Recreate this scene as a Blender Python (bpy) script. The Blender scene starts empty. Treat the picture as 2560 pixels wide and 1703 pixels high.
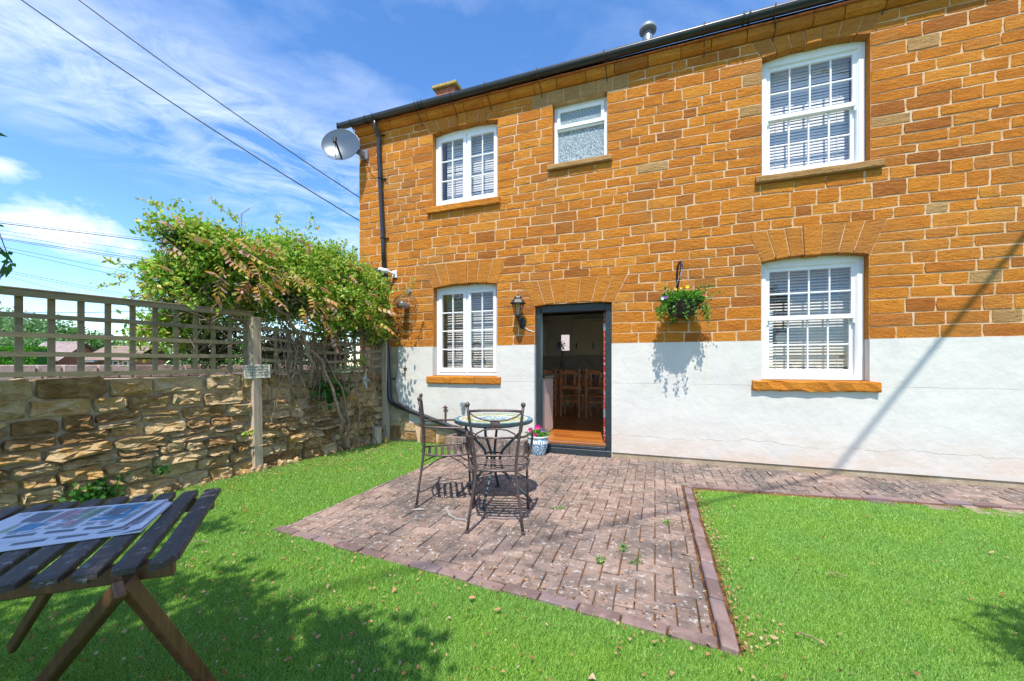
import bpy, bmesh, math, random
import numpy as np
from mathutils import Vector, Matrix, Euler, noise as mnoise
random.seed(7); rng = np.random.default_rng(7)
S = bpy.context.scene
COL = S.collection
R = math.radians

# ------------------------------------------------------------------ camera
cd = bpy.data.cameras.new('camera'); cam = bpy.data.objects.new('camera', cd); COL.objects.link(cam)
cd.sensor_width = 36; cd.lens = 36*987/2560; cd.shift_y = (912-851.5)/2560
cd.clip_start = .02; cd.clip_end = 2000
cam.location = (0, -5.4, 1.23); cam.rotation_euler = (R(90), 0, R(19.9))
S.camera = cam
# ------------------------------------------------------------------ light
SUN = Vector((-.093, .546, -1.0)).normalized()      # direction the light travels
sl = bpy.data.lights.new('sun', 'SUN'); sl.energy = 3.3; sl.angle = R(.53); sl.color = (1, .94, .84)
so = bpy.data.objects.new('sun', sl); COL.objects.link(so); so.rotation_euler = SUN.to_track_quat('-Z', 'Y').to_euler()
W = bpy.data.worlds.new('World'); S.world = W; W.use_nodes = True
S.view_settings.view_transform = 'Standard'; S.view_settings.look = 'None'
S.view_settings.gamma = 1; S.view_settings.use_curve_mapping = False
S.view_settings.exposure = .95

def build_world():
    nt = W.node_tree; nt.nodes.clear(); N = nt.nodes.new; L = nt.links.new
    out = N('ShaderNodeOutputWorld')
    sky = N('ShaderNodeTexSky'); sky.sky_type = 'NISHITA'; sky.sun_disc = False
    sky.sun_elevation = R(61); sky.sun_rotation = R(170.3); sky.air_density = 1.0; sky.dust_density = .05; sky.ozone_density = 4.0
    bg = N('ShaderNodeBackground'); bg.inputs[1].default_value = .15
    hs = N('ShaderNodeHueSaturation'); hs.inputs['Hue'].default_value = .503; hs.inputs['Saturation'].default_value = 1.18; hs.inputs['Value'].default_value = 1.0
    L(sky.outputs[0], hs.inputs['Color']); L(hs.outputs[0], bg.inputs[0])
    cb = N('ShaderNodeBackground'); cb.inputs[0].default_value = (.83, .9, 1, 1); cb.inputs[1].default_value = .82
    tc = N('ShaderNodeTexCoord'); sep = N('ShaderNodeSeparateXYZ'); L(tc.outputs['Generated'], sep.inputs[0])
    def m(op, a, b=None, c=None, cl=False):
        n = N('ShaderNodeMath'); n.operation = op; n.use_clamp = cl
        for i, v in enumerate((a, b, c)):
            if v is None: continue
            if isinstance(v, (int, float)): n.inputs[i].default_value = v
            else: L(v, n.inputs[i])
        return n.outputs[0]
    z = m('MAXIMUM', sep.outputs[2], .03)
    zz = m('ADD', z, .10)
    px = m('DIVIDE', sep.outputs[0], zz); py = m('DIVIDE', sep.outputs[1], zz)
    def nz(x, y, s, det, dist, rough=.55, off=0):
        cx = N('ShaderNodeCombineXYZ'); L(x, cx.inputs[0]); L(y, cx.inputs[1]); cx.inputs[2].default_value = off
        t = N('ShaderNodeTexNoise'); t.inputs['Scale'].default_value = s; t.inputs['Detail'].default_value = det
        t.inputs['Distortion'].default_value = dist; t.inputs['Roughness'].default_value = rough
        L(cx.outputs[0], t.inputs['Vector']); return t.outputs[0]
    # cirrus, streaked along one direction
    a = R(38)
    u = m('ADD', m('MULTIPLY', px, math.cos(a)), m('MULTIPLY', py, math.sin(a)))
    v = m('SUBTRACT', m('MULTIPLY', py, math.cos(a)), m('MULTIPLY', px, math.sin(a)))
    us = m('MULTIPLY', u, .45)
    n1 = nz(us, v, 1.15, 9, .7, .6, 3.1)
    n2 = nz(m('MULTIPLY', u, .7), v, 5.5, 10, .9, .68, 1.7)
    band = nz(px, py, .55, 3, .2, .5, 8.3)
    c1 = m('MULTIPLY', m('SUBTRACT', m('ADD', m('MULTIPLY', n1, 1.0), m('MULTIPLY', band, .55)), .70), 3.0, cl=True)
    c1 = m('MULTIPLY', c1, m('ADD', m('MULTIPLY', n2, 1.3), .05), cl=True)
    c1 = m('MULTIPLY', m('MULTIPLY', c1, .7), m('MULTIPLY', m('SUBTRACT', z, .30), 5.0, cl=True))
    def band_mask(p0, p1, wdt, amt, lo):
        a_ = (p0-Vector((0, 0, 0))).normalized(); b_ = p1.normalized(); nn_ = a_.cross(b_).normalized()
        dt = N('ShaderNodeVectorMath'); dt.operation = 'DOT_PRODUCT'; L(tc.outputs['Generated'], dt.inputs[0]); dt.inputs[1].default_value = nn_
        d_ = m('DIVIDE', dt.outputs['Value'], math.sin(R(wdt))); e_ = m('SUBTRACT', 1.0, m('MULTIPLY', d_, d_), cl=True)
        f_ = m('ADD', m('MULTIPLY', m('SUBTRACT', n1, lo), 2.6), m('MULTIPLY', m('SUBTRACT', n2, .5), 2.0), cl=True)
        return m('MULTIPLY', m('MULTIPLY', e_, f_), amt)
    def pdir(x, y):
        u_ = (x-1280)/987; v_ = (912-y)/987; th = R(19.9); return Vector((-math.sin(th)+u_*math.cos(th), math.cos(th)+u_*math.sin(th), v_))
    c1 = m('MAXIMUM', c1, band_mask(pdir(120, 90), pdir(840, 470), 9.0, .72, .33))
    # a named cumulus low on the left and fair weather puffs at that height all round
    az = m('ARCTAN2', sep.outputs[0], sep.outputs[1])
    el = m('ARCSINE', sep.outputs[2])
    n3 = nz(m('MULTIPLY', az, 1.0), m('MULTIPLY', el, 1.6), 9.0, 9, .35, .60, 5.2)
    def puff(a0, e0, wa, we, k=1.0):
        da = m('DIVIDE', m('SUBTRACT', az, R(a0)), R(wa)); de = m('DIVIDE', m('SUBTRACT', el, R(e0)), R(we))
        r = m('SQRT', m('ADD', m('MULTIPLY', da, da), m('MULTIPLY', de, de)))
        return m('MULTIPLY', m('SUBTRACT', m('ADD', m('SUBTRACT', 1.0, r), m('ADD', m('MULTIPLY', m('SUBTRACT', n3, .5), 2.2), m('MULTIPLY', m('SUBTRACT', n2, .5), 1.0))), .15), 1.7*k, cl=True)
    ps = [puff(-68.6, 13.0, 8.0, 3.2, .8), puff(-72.5, 16.9, 3.0, 1.5, .5), puff(-58.9, 24, 2.9, 2.0, .2),
          puff(40, 14, 18, 5), puff(110, 17, 20, 5), puff(170, 13, 22, 5), puff(-120, 15, 20, 5)]
    c = ps[0]
    for q in ps[1:]: c = m('MAXIMUM', c, q)
    tot = m('MAXIMUM', c1, m('MULTIPLY', c, .9), cl=True)
    # fade of clouds to nothing just at the horizon line
    mx = N('ShaderNodeMixShader'); L(tot, mx.inputs[0]); L(bg.outputs[0], mx.inputs[1]); L(cb.outputs[0], mx.inputs[2])
    L(mx.outputs[0], out.inputs[0])
build_world()

# ------------------------------------------------------------------ materials
class NT:
    def __init__(s, name):
        s.m = bpy.data.materials.new(name); s.m.use_nodes = True; s.t = s.m.node_tree; s.t.nodes.clear()
        s.out = s.n('ShaderNodeOutputMaterial')
    def n(s, k, **kw):
        x = s.t.nodes.new(k)
        for a, b in kw.items(): setattr(x, a, b)
        return x
    def l(s, a, b): s.t.links.new(a, b)
    def val(s, sock, v):
        if v is None: return
        if hasattr(v, 'is_output'): s.l(v, sock)
        elif isinstance(v, (tuple, list)) and len(v) == 3 and sock.type == 'RGBA': sock.default_value = (*v, 1)
        else: sock.default_value = v
    def pos(s):
        if not hasattr(s, '_p'): s._p = s.n('ShaderNodeNewGeometry')
        return s._p.outputs['Position']
    def obj(s):
        if not hasattr(s, '_o'): s._o = s.n('ShaderNodeTexCoord')
        return s._o.outputs['Object']
    def map(s, vec, sc=(1, 1, 1), rot=(0, 0, 0)):
        m = s.n('ShaderNodeMapping'); s.l(vec, m.inputs[0]); m.inputs['Scale'].default_value = sc; m.inputs['Rotation'].default_value = rot
        return m.outputs[0]
    def noise(s, scale, det=5, rough=.55, vec=None, dist=0):
        t = s.n('ShaderNodeTexNoise'); t.inputs['Scale'].default_value = scale; t.inputs['Detail'].default_value = det
        t.inputs['Roughness'].default_value = rough; t.inputs['Distortion'].default_value = dist
        s.l(vec if vec else s.pos(), t.inputs['Vector']); return t.outputs[0]
    def math(s, op, a, b=None, cl=False):
        m = s.n('ShaderNodeMath', operation=op, use_clamp=cl); s.val(m.inputs[0], a)
        if b is not None: s.val(m.inputs[1], b)
        return m.outputs[0]
    def ramp(s, fac, stops, interp='LINEAR'):
        r = s.n('ShaderNodeValToRGB'); s.l(fac, r.inputs[0]); e = r.color_ramp.elements; r.color_ramp.interpolation = interp
        while len(e) < len(stops): e.new(.5)
        for i, (p, c) in enumerate(stops):
            e[i].position = p; e[i].color = (*c, 1) if len(c) == 3 else c
        return r.outputs[0]
    def mix(s, fac, a, b, mode='MIX'):
        m = s.n('ShaderNodeMix', data_type='RGBA', blend_type=mode); s.val(m.inputs[0], fac)
        s.val(m.inputs[6], a); s.val(m.inputs[7], b); return m.outputs[2]
    def rnd(s):
        g = s.n('ShaderNodeNewGeometry'); o = s.n('ShaderNodeObjectInfo')
        return s.math('FRACT', s.math('ADD', g.outputs['Random Per Island'], o.outputs['Random']))
    def bump(s, h, strength=.4, dist=.01, prev=None):
        b = s.n('ShaderNodeBump'); b.inputs['Strength'].default_value = strength; b.inputs['Distance'].default_value = dist
        s.l(h, b.inputs['Height'])
        if prev: s.l(prev, b.inputs['Normal'])
        return b.outputs[0]
    def bsdf(s, col, rough=.7, metal=0, normal=None, spec=.5, **kw):
        b = s.n('ShaderNodeBsdfPrincipled'); s.val(b.inputs['Base Color'], col); s.val(b.inputs['Roughness'], rough)
        b.inputs['Metallic'].default_value = metal; b.inputs['Specular IOR Level'].default_value = spec
        if normal: s.l(normal, b.inputs['Normal'])
        for k, v in kw.items(): s.val(b.inputs[k], v)
        return b.outputs[0]
    def done(s, sh): s.l(sh, s.out.inputs[0]); return s.m

MAT = {}
def simple(name, col, rough=.6, metal=0, var=.25, ns=30, bump=.15, bd=.004, spec=.5):
    t = NT(name); n = t.noise(ns, 5, .6, t.obj())
    d = tuple(c*(1-var) for c in col); b = tuple(min(1, c*(1+var)) for c in col)
    c = t.ramp(n, [(.3, d), (.7, b)])
    MAT[name] = t.done(t.bsdf(c, rough, metal, t.bump(t.noise(ns*4, 4, .6, t.obj()), bump, bd), spec)); return MAT[name]

def m_housestone(name, ramp, drip=True):
    t = NT(name); r = t.rnd()
    base = t.ramp(r, ramp)
    band = t.noise(9, 6, .65, t.map(t.pos(), (.6, 1, 3.2)), .6)
    c = t.mix(t.math('MULTIPLY', t.ramp(band, [(.38, (0, 0, 0)), (.66, (1, 1, 1))]), .6), base, t.mix(1, base, (.62, .50, .42), 'MULTIPLY'))
    spk = t.noise(46, 7, .8, t.map(t.pos(), (1, 1, 2.2)))
    c = t.mix(t.ramp(spk, [(.36, (.85, .85, .85)), (.45, (0, 0, 0))]), c, (.17, .065, .018))
    vor = t.n('ShaderNodeTexVoronoi'); vor.inputs['Scale'].default_value = 24; t.l(t.pos(), vor.inputs[0])
    c = t.mix(t.ramp(vor.outputs[0], [(.07, (.8, .8, .8)), (.14, (0, 0, 0))]), c, (.12, .05, .018))
    c = t.mix(t.ramp(t.noise(38, 6, .75), [(.58, (0, 0, 0)), (.75, (.5, .5, .5))]), c, (.66, .34, .09))
    c = t.mix(t.ramp(t.noise(1.1, 4, .6), [(.50, (0, 0, 0)), (.72, (.62, .62, .62))]), c, (.34, .17, .055))
    nb = t.bump(t.noise(18, 9, .75, t.map(t.pos(), (1, 1, 2.2))), .9, .028)
    nb = t.bump(t.ramp(vor.outputs[0], [(.06, (0, 0, 0)), (.18, (1, 1, 1))]), .6, .006, nb)
    nb = t.bump(t.noise(130, 4, .7), .5, .003, nb)
    MAT[name] = t.done(t.bsdf(c, .9, 0, nb, .2))
m_housestone('ironstone', [(0, (.38, .13, .028)), (.16, (.53, .185, .026)), (.5, (.61, .225, .027)), (.8, (.64, .245, .030)), (.93, (.67, .28, .042)), (1, (.50, .185, .04))])
m_housestone('ironstone_lintel', [(0, (.52, .20, .03)), (.5, (.59, .235, .036)), (1, (.50, .20, .04))])
m_housestone('greystone', [(0, (.46, .28, .11)), (.5, (.50, .31, .13)), (1, (.42, .25, .10))])

def m_mortar():
    t = NT('mortar'); n = t.noise(3.2, 6, .7)
    c = t.ramp(n, [(.34, (.42, .24, .10)), (.52, (.64, .44, .26)), (.7, (.62, .53, .42))])
    c = t.mix(t.ramp(t.noise(60, 4, .7), [(.35, (.8, .8, .8)), (.5, (0, 0, 0))]), c, (.36, .20, .08))
    MAT['mortar'] = t.done(t.bsdf(c, .95, 0, t.bump(t.noise(90, 5, .7), .6, .006), .1))
m_mortar()

def m_render():
    t = NT('white_render'); p = t.pos(); sx = t.n('ShaderNodeSeparateXYZ'); t.l(p, sx.inputs[0])
    c = t.ramp(t.noise(1.6, 6, .6), [(.3, (.58, .565, .53)), (.7, (.66, .645, .605))])
    # damp and dirt low down, rust runs
    lo = t.math('SUBTRACT', 1.0, t.math('DIVIDE', sx.outputs[2], .55), cl=True)
    dirt = t.math('MULTIPLY', lo, t.ramp(t.noise(3.2, 7, .7, t.map(p, (.6, 1, 1.6))), [(.34, (0, 0, 0)), (.60, (1, 1, 1))]), cl=True)
    c = t.mix(t.math('MULTIPLY', dirt, 1.0), c, (.60, .46, .36))
    run = t.ramp(t.noise(14, 3, .6, t.map(p, (1, 1, .06))), [(.60, (0, 0, 0)), (.74, (1, 1, 1))])
    rr = t.math('MULTIPLY', run, t.ramp(t.noise(.9, 3, .5), [(.48, (0, 0, 0)), (.62, (.45, .45, .45))]), cl=True)
    c = t.mix(rr, c, (.62, .50, .33))
    c = t.mix(t.ramp(t.noise(2.4, 8, .72), [(.54, (0, 0, 0)), (.75, (.7, .7, .7))]), c, (.50, .485, .465))
    # long hairline cracks at two heights
    def crack(z0, amp, sc, w, seed):
        nn = t.noise(sc, 6, .65, t.map(p, (1, 0, 0)))
        zz = t.math('ADD', t.math('MULTIPLY', t.math('SUBTRACT', nn, .5), amp), z0)
        d = t.math('ABSOLUTE', t.math('SUBTRACT', sx.outputs[2], zz))
        return t.math('SUBTRACT', 1.0, t.math('DIVIDE', d, w), cl=True)
    g = t.ramp(t.noise(1.3, 2, .5, t.map(p, (1, 0, 0))), [(.35, (.15, .15, .15)), (.6, (1, 1, 1))])
    k = t.math('MULTIPLY', t.math('MAXIMUM', crack(.985, .03, 5, .0035, 0), t.math('MULTIPLY', crack(.30, .35, 1.4, .004, 1), 1.0)), g, cl=True)
    c = t.mix(t.math('MULTIPLY', k, .8), c, (.22, .19, .16))
    nb = t.bump(t.noise(4.5, 6, .6), .32, .04); nb = t.bump(t.noise(70, 5, .7, t.map(p, (1, 1, 2))), .4, .003, nb)
    nb = t.bump(t.math('MULTIPLY', k, -1.0), .6, .004, nb)
    MAT['white_render'] = t.done(t.bsdf(c, .85, 0, nb, .25))
m_render()

def m_two(name, stops, ns, rough=.85, bs=40, bst=.5, bd=.006, stretch=(1, 1, 1), rnd=.0, lich=None, local=False, spec=.3, rstops=None):
    t = NT(name); p = t.obj() if local else t.pos(); v = t.map(p, stretch)
    f = t.noise(ns, 7, .65, v)
    if rnd: f = t.math('ADD', f, t.math('MULTIPLY', t.math('SUBTRACT', t.rnd(), .5), rnd))
    c = t.ramp(f, stops)
    if lich:
        for (sc, lo, hi, col, amt) in lich:
            c = t.mix(t.ramp(t.noise(sc, 6, .7, p), [(lo, (0, 0, 0)), (hi, (amt, amt, amt))]), c, col)
    nb = t.bump(t.noise(bs, 7, .7, v), bst, bd)
    MAT[name] = t.done(t.bsdf(c, rough, 0, nb, spec)); return MAT[name]
m_two('bare_render', [(.3, (.26, .20, .12)), (.55, (.40, .32, .22)), (.75, (.50, .44, .34))], 4, bs=30, bst=.7, bd=.012)
m_two('rubble', [(.22, (.30, .17, .065)), (.42, (.54, .36, .165)), (.6, (.72, .55, .32)), (.82, (.62, .37, .13))], 7, rnd=.6, bs=26, bst=1.0, bd=.05, stretch=(1, 1, 1.5),
      lich=[(5, .55, .72, (.17, .16, .10), .6), (22, .60, .74, (.62, .56, .42), .6), (9, .62, .72, (.40, .20, .06), .55)])
m_two('lane_stone', [(.3, (.30, .22, .18)), (.6, (.50, .41, .36))], 3, rnd=.4, bs=10, bst=1, bd=.05)
m_two('rubble_mortar', [(.3, (.32, .23, .14)), (.6, (.58, .46, .32)), (.8, (.66, .56, .43))], 5, bs=22, bst=1, bd=.03)
m_two('paver', [(.25, (.19, .132, .104)), (.45, (.285, .198, .158)), (.62, (.36, .255, .205)), (.8, (.25, .185, .155))], 2.2, rnd=.32, bs=140, bst=.8, bd=.004,
      lich=[(1.3, .45, .60, (.085, .078, .074), .72), (9, .52, .62, (.075, .065, .06), .55), (6, .5, .66, (.10, .085, .075), .5), (3.2, .55, .70, (.30, .20, .17), .6), (24, .56, .63, (.50, .47, .44), .8), (80, .60, .68, (.36, .26, .20), .6), (60, .60, .70, (.05, .042, .04), .75)])
m_two('paver_purple', [(.3, (.16, .108, .098)), (.5, (.27, .185, .165)), (.7, (.20, .15, .155))], 6, rnd=.5, bs=70, bst=.7, bd=.005,
      lich=[(24, .62, .70, (.50, .42, .38), .6)])
m_two('paver_bed', [(.35, (.06, .035, .018)), (.5, (.15, .065, .02)), (.65, (.24, .115, .04)), (.75, (.10, .12, .035))], 14, bs=60, bst=1, bd=.01)
m_two('soil', [(.3, (.10, .12, .035)), (.7, (.06, .15, .02))], 12)
m_two('turf_back', [(.3, (.04, .13, .012)), (.7, (.07, .20, .02))], 30, bs=200, bst=.6, bd=.01)
m_two('weathered_wood', [(.3, (.15, .12, .07)), (.5, (.27, .225, .14)), (.7, (.22, .20, .10))], 8, stretch=(1, .16, 1), bs=60, bst=.6, bd=.004,
      lich=[(12, .55, .72, (.17, .20, .08), .6)])
m_two('post_wood', [(.3, (.26, .195, .14)), (.5, (.54, .43, .32)), (.7, (.38, .33, .24))], 16, stretch=(1, 1, .06), bs=90, bst=.8, bd=.006)
def m_tablewood():
    t = NT('table_wood'); v = t.map(t.obj(), (9, .7, 9)); f = t.noise(9, 8, .7, v)
    c = t.ramp(f, [(.3, (.022, .018, .018)), (.55, (.055, .042, .040)), (.75, (.12, .095, .09))])
    wear = t.ramp(t.noise(13, 10, .85, t.map(t.pos(), (2.2, 1.6, 3))), [(.56, (0, 0, 0)), (.64, (.9, .9, .9))])
    c = t.mix(wear, c, (.40, .38, .40))
    MAT['table_wood'] = t.done(t.bsdf(c, .55, 0, t.bump(t.noise(22, 8, .7, v), .6, .004), .5))
    t = NT('leg_wood'); v = t.map(t.obj(), (6, 6, .8)); f = t.noise(6, 7, .7, v)
    c = t.ramp(f, [(.3, (.07, .03, .014)), (.55, (.15, .065, .03)), (.75, (.23, .11, .055))])
    MAT['leg_wood'] = t.done(t.bsdf(c, .45, 0, t.bump(t.noise(20, 8, .7, v), .4, .003), .5))
m_tablewood()
def m_whitepaint():
    t = NT('white_paint'); c = t.ramp(t.noise(3, 5, .6), [(.3, (.74, .77, .80)), (.7, (.84, .85, .86))])
    ch = t.ramp(t.noise(34, 8, .78, t.map(t.pos(), (.6, 1, 1.5))), [(.635, (0, 0, 0)), (.675, (.8, .8, .8))])
    c = t.mix(ch, c, (.42, .36, .30))
    MAT['white_paint'] = t.done(t.bsdf(c, .45, 0, t.bump(ch, .3, -.003), .4))
m_whitepaint()
def m_glass():
    t = NT('window_glass'); fr = t.n('ShaderNodeLayerWeight'); fr.inputs[0].default_value = .5
    g = t.n('ShaderNodeBsdfGlossy'); g.inputs['Roughness'].default_value = .012
    wb = t.bump(t.noise(2.4, 3, .5), .12, .05); t.l(wb, g.inputs['Normal'])
    tr = t.n('ShaderNodeBsdfTransparent'); mx = t.n('ShaderNodeMixShader')
    t.l(t.math('ADD', t.math('MULTIPLY', t.math('POWER', fr.outputs['Facing'], 5.0), .85), .10, cl=True), mx.inputs[0]); t.l(tr.outputs[0], mx.inputs[1]); t.l(g.outputs[0], mx.inputs[2])
    MAT['window_glass'] = t.done(mx.outputs[0])
    t = NT('frosted_glass'); v = t.n('ShaderNodeTexVoronoi'); v.inputs['Scale'].default_value = 95; t.l(t.pos(), v.inputs[0])
    c = t.ramp(t.noise(120, 3, .6), [(.40, (.04, .07, .09)), (.52, (.25, .36, .42)), (.64, (.72, .80, .84))])
    MAT['frosted_glass'] = t.done(t.bsdf(c, .12, 0, t.bump(v.outputs[0], .8, .01), .8))
    t = NT('lantern_glass'); g = t.n('ShaderNodeBsdfGlossy'); g.inputs[1].default_value = .05
    tr = t.n('ShaderNodeBsdfTransparent'); tr.inputs[0].default_value = (.75, .66, .62, 1); mx = t.n('ShaderNodeMixShader'); mx.inputs[0].default_value = .18
    t.l(tr.outputs[0], mx.inputs[1]); t.l(g.outputs[0], mx.inputs[2]); MAT['lantern_glass'] = t.done(mx.outputs[0])
m_glass()
simple('black_plastic', (.022, .026, .032), .32, 0, .2, 8, .05, .002)
simple('door_frame_paint', (.022, .034, .042), .4, 0, .35, 20, .2, .002)
simple('rusty_iron', (.10, .05, .032), .7, .3, .5, 60, .5, .003)
simple('chair_iron', (.105, .075, .072), .42, .35, .3, 60, .25, .002)
simple('teal_iron', (.05, .075, .085), .45, .3, .4, 50, .3, .002)
simple('grey_metal', (.30, .33, .37), .32, .6, .15, 20, .05, .001)
simple('dish_metal', (.10, .13, .165), .3, .35, .10, 3, .02, .001)
simple('terracotta', (.46, .15, .06), .85, 0, .35, 25, .5, .006)
simple('slate', (.07, .07, .08), .7, 0, .4, 10, .4, .006)
simple('lichen_stone', (.42, .30, .08), .9, 0, .55, 30, .8, .01)
simple('brick_red', (.36, .12, .07), .9, 0, .35, 12, .4, .01)
simple('white_plastic', (.78, .78, .76), .4)
simple('slat_white', (.60, .61, .63), .5, 0, .05)
simple('slat_taupe', (.46, .44, .42), .5, 0, .08)
m_two('red_paint', [(.3, (.24, .02, .018)), (.7, (.45, .045, .03))], 9, rough=.5, lich=[(30, .55, .60, (.55, .50, .48), .9), (11, .58, .64, (.20, .16, .15), .8)])
simple('lead_grey', (.24, .26, .29), .5, .2)
simple('bark', (.17, .12, .08), .95, 0, .4, 30, 1, .01)
simple('vine_bark', (.27, .19, .135), .9, 0, .4, 40, .8, .006)
simple('plaster_in', (.86, .84, .80), .9, 0, .06, 3)
simple('ceiling_in', (.84, .80, .76), .9, 0, .06, 3)
simple('splash_tile', (.58, .50, .45), .5, 0, .2, 8)
simple('cream_cupboard', (.86, .82, .66), .5, 0, .06, 5)
simple('dark_beam', (.05, .03, .02), .8)
simple('pine_chair', (.66, .27, .09), .4, 0, .3, 12)
simple('dark_top', (.05, .035, .03), .35)
simple('beadboard', (.66, .56, .50), .6, 0, .05)
simple('pink_wall', (.75, .62, .60), .9, 0, .05)
simple('sign_face', (.55, .52, .42), .6, 0, .15, 40)
simple('sign_ink', (.10, .09, .07), .8)
simple('tin_star', (.60, .54, .46), .5, .2, .35, 60)
simple('gravel_in', (.12, .11, .12), .9, 0, .5, 60, 1, .02)
simple('blossom_magenta', (.70, .02, .25), .6); simple('blossom_yellow', (.85, .55, .02), .6)
simple('blossom_purple', (.25, .08, .45), .6); simple('blossom_white', (.8, .78, .82), .6); simple('blossom_red', (.6, .03, .03), .6)
simple('lime_mark', (.30, .28, .265), .9, 0, .3, 60); simple('cable_black', (.012, .013, .016), .5); simple('cable_grey', (.07, .09, .12), .5)
simple('yellow_plastic', (.75, .42, .03), .5)
def m_floor():
    t = NT('wood_floor'); f = t.noise(5, 6, .6, t.map(t.pos(), (.5, 6, 1)))
    r = t.rnd(); c = t.ramp(t.math('ADD', f, t.math('MULTIPLY', t.math('SUBTRACT', r, .5), .3)), [(.3, (.30, .085, .015)), (.55, (.46, .15, .025)), (.75, (.56, .21, .04))])
    MAT['wood_floor'] = t.done(t.bsdf(c, .28, 0, None, .5))
m_floor()
def m_leaf(name, stops, trans=.45, rough=.5, bright=1):
    t = NT(name); r = t.rnd(); c = t.ramp(r, [(p, tuple(x*bright for x in cc)) for p, cc in stops])
    c = t.mix(t.math('MULTIPLY', t.noise(40, 2), .35), c, t.mix(1, c, (.6, .65, .5), 'MULTIPLY'))
    a = t.bsdf(c, rough, 0, None, .4); tl = t.n('ShaderNodeBsdfTranslucent'); t.l(c, tl.inputs[0])
    mx = t.n('ShaderNodeMixShader'); mx.inputs[0].default_value = trans; t.l(a, mx.inputs[1]); t.l(tl.outputs[0], mx.inputs[2])
    MAT[name] = t.done(mx.outputs[0])
G1, G2, G3, YG, BR, PK = (.10, .27, .02), (.20, .42, .03), (.34, .55, .05), (.56, .60, .07), (.60, .30, .10), (.58, .40, .34)
m_leaf('leaf_vine', [(0, G1), (.18, G2), (.45, G3), (.75, YG), (.93, (.75, .55, .10)), (1, BR)])
m_leaf('leaf_honeysuckle', [(0, (.12, .32, .03)), (.3, (.26, .52, .05)), (.65, (.44, .68, .09)), (.9, (.58, .62, .13)), (1, (.80, .62, .25))])
m_leaf('leaf_bronze', [(0, (.46, .16, .06)), (.25, (.64, .34, .08)), (.55, (.56, .54, .09)), (.75, (.56, .30, .24)), (1, (.66, .46, .42))])
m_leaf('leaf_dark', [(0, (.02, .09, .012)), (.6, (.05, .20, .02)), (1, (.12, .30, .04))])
m_leaf('leaf_dry', [(0, (.20, .085, .03)), (.4, (.42, .20, .09)), (.75, (.46, .28, .15)), (1, (.50, .38, .26))], .1, .8)
m_leaf('leaf_basket', [(0, (.05, .20, .02)), (.5, (.10, .34, .03)), (1, (.26, .48, .07))])
m_leaf('leaf_far', [(0, (.10, .22, .07)), (.5, (.20, .36, .12)), (1, (.32, .48, .20))])  # lightened so the haze of distance sits in the leaf colour
m_leaf('leaf_hedge', [(0, (.05, .17, .02)), (.5, (.11, .33, .025)), (1, (.16, .42, .03))])
def m_grass():
    t = NT('grass'); n = t.noise(170, 3, .7); n2 = t.noise(2.2, 4, .6)
    c = t.ramp(n, [(.30, (.085, .26, .025)), (.46, (.225, .47, .06)), (.57, (.40, .64, .16)), (.68, (.72, .84, .44))])
    c = t.mix(t.ramp(n2, [(.4, (0, 0, 0)), (.7, (.5, .5, .5))]), c, t.mix(1, c, (1.25, 1.1, .6), 'MULTIPLY'))
    a = t.bsdf(c, .45, 0, None, .35); tl = t.n('ShaderNodeBsdfTranslucent'); t.l(c, tl.inputs[0])
    mx = t.n('ShaderNodeMixShader'); mx.inputs[0].default_value = .42; t.l(a, mx.inputs[1]); t.l(tl.outputs[0], mx.inputs[2])
    MAT['grass'] = t.done(mx.outputs[0])
m_grass()

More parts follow.
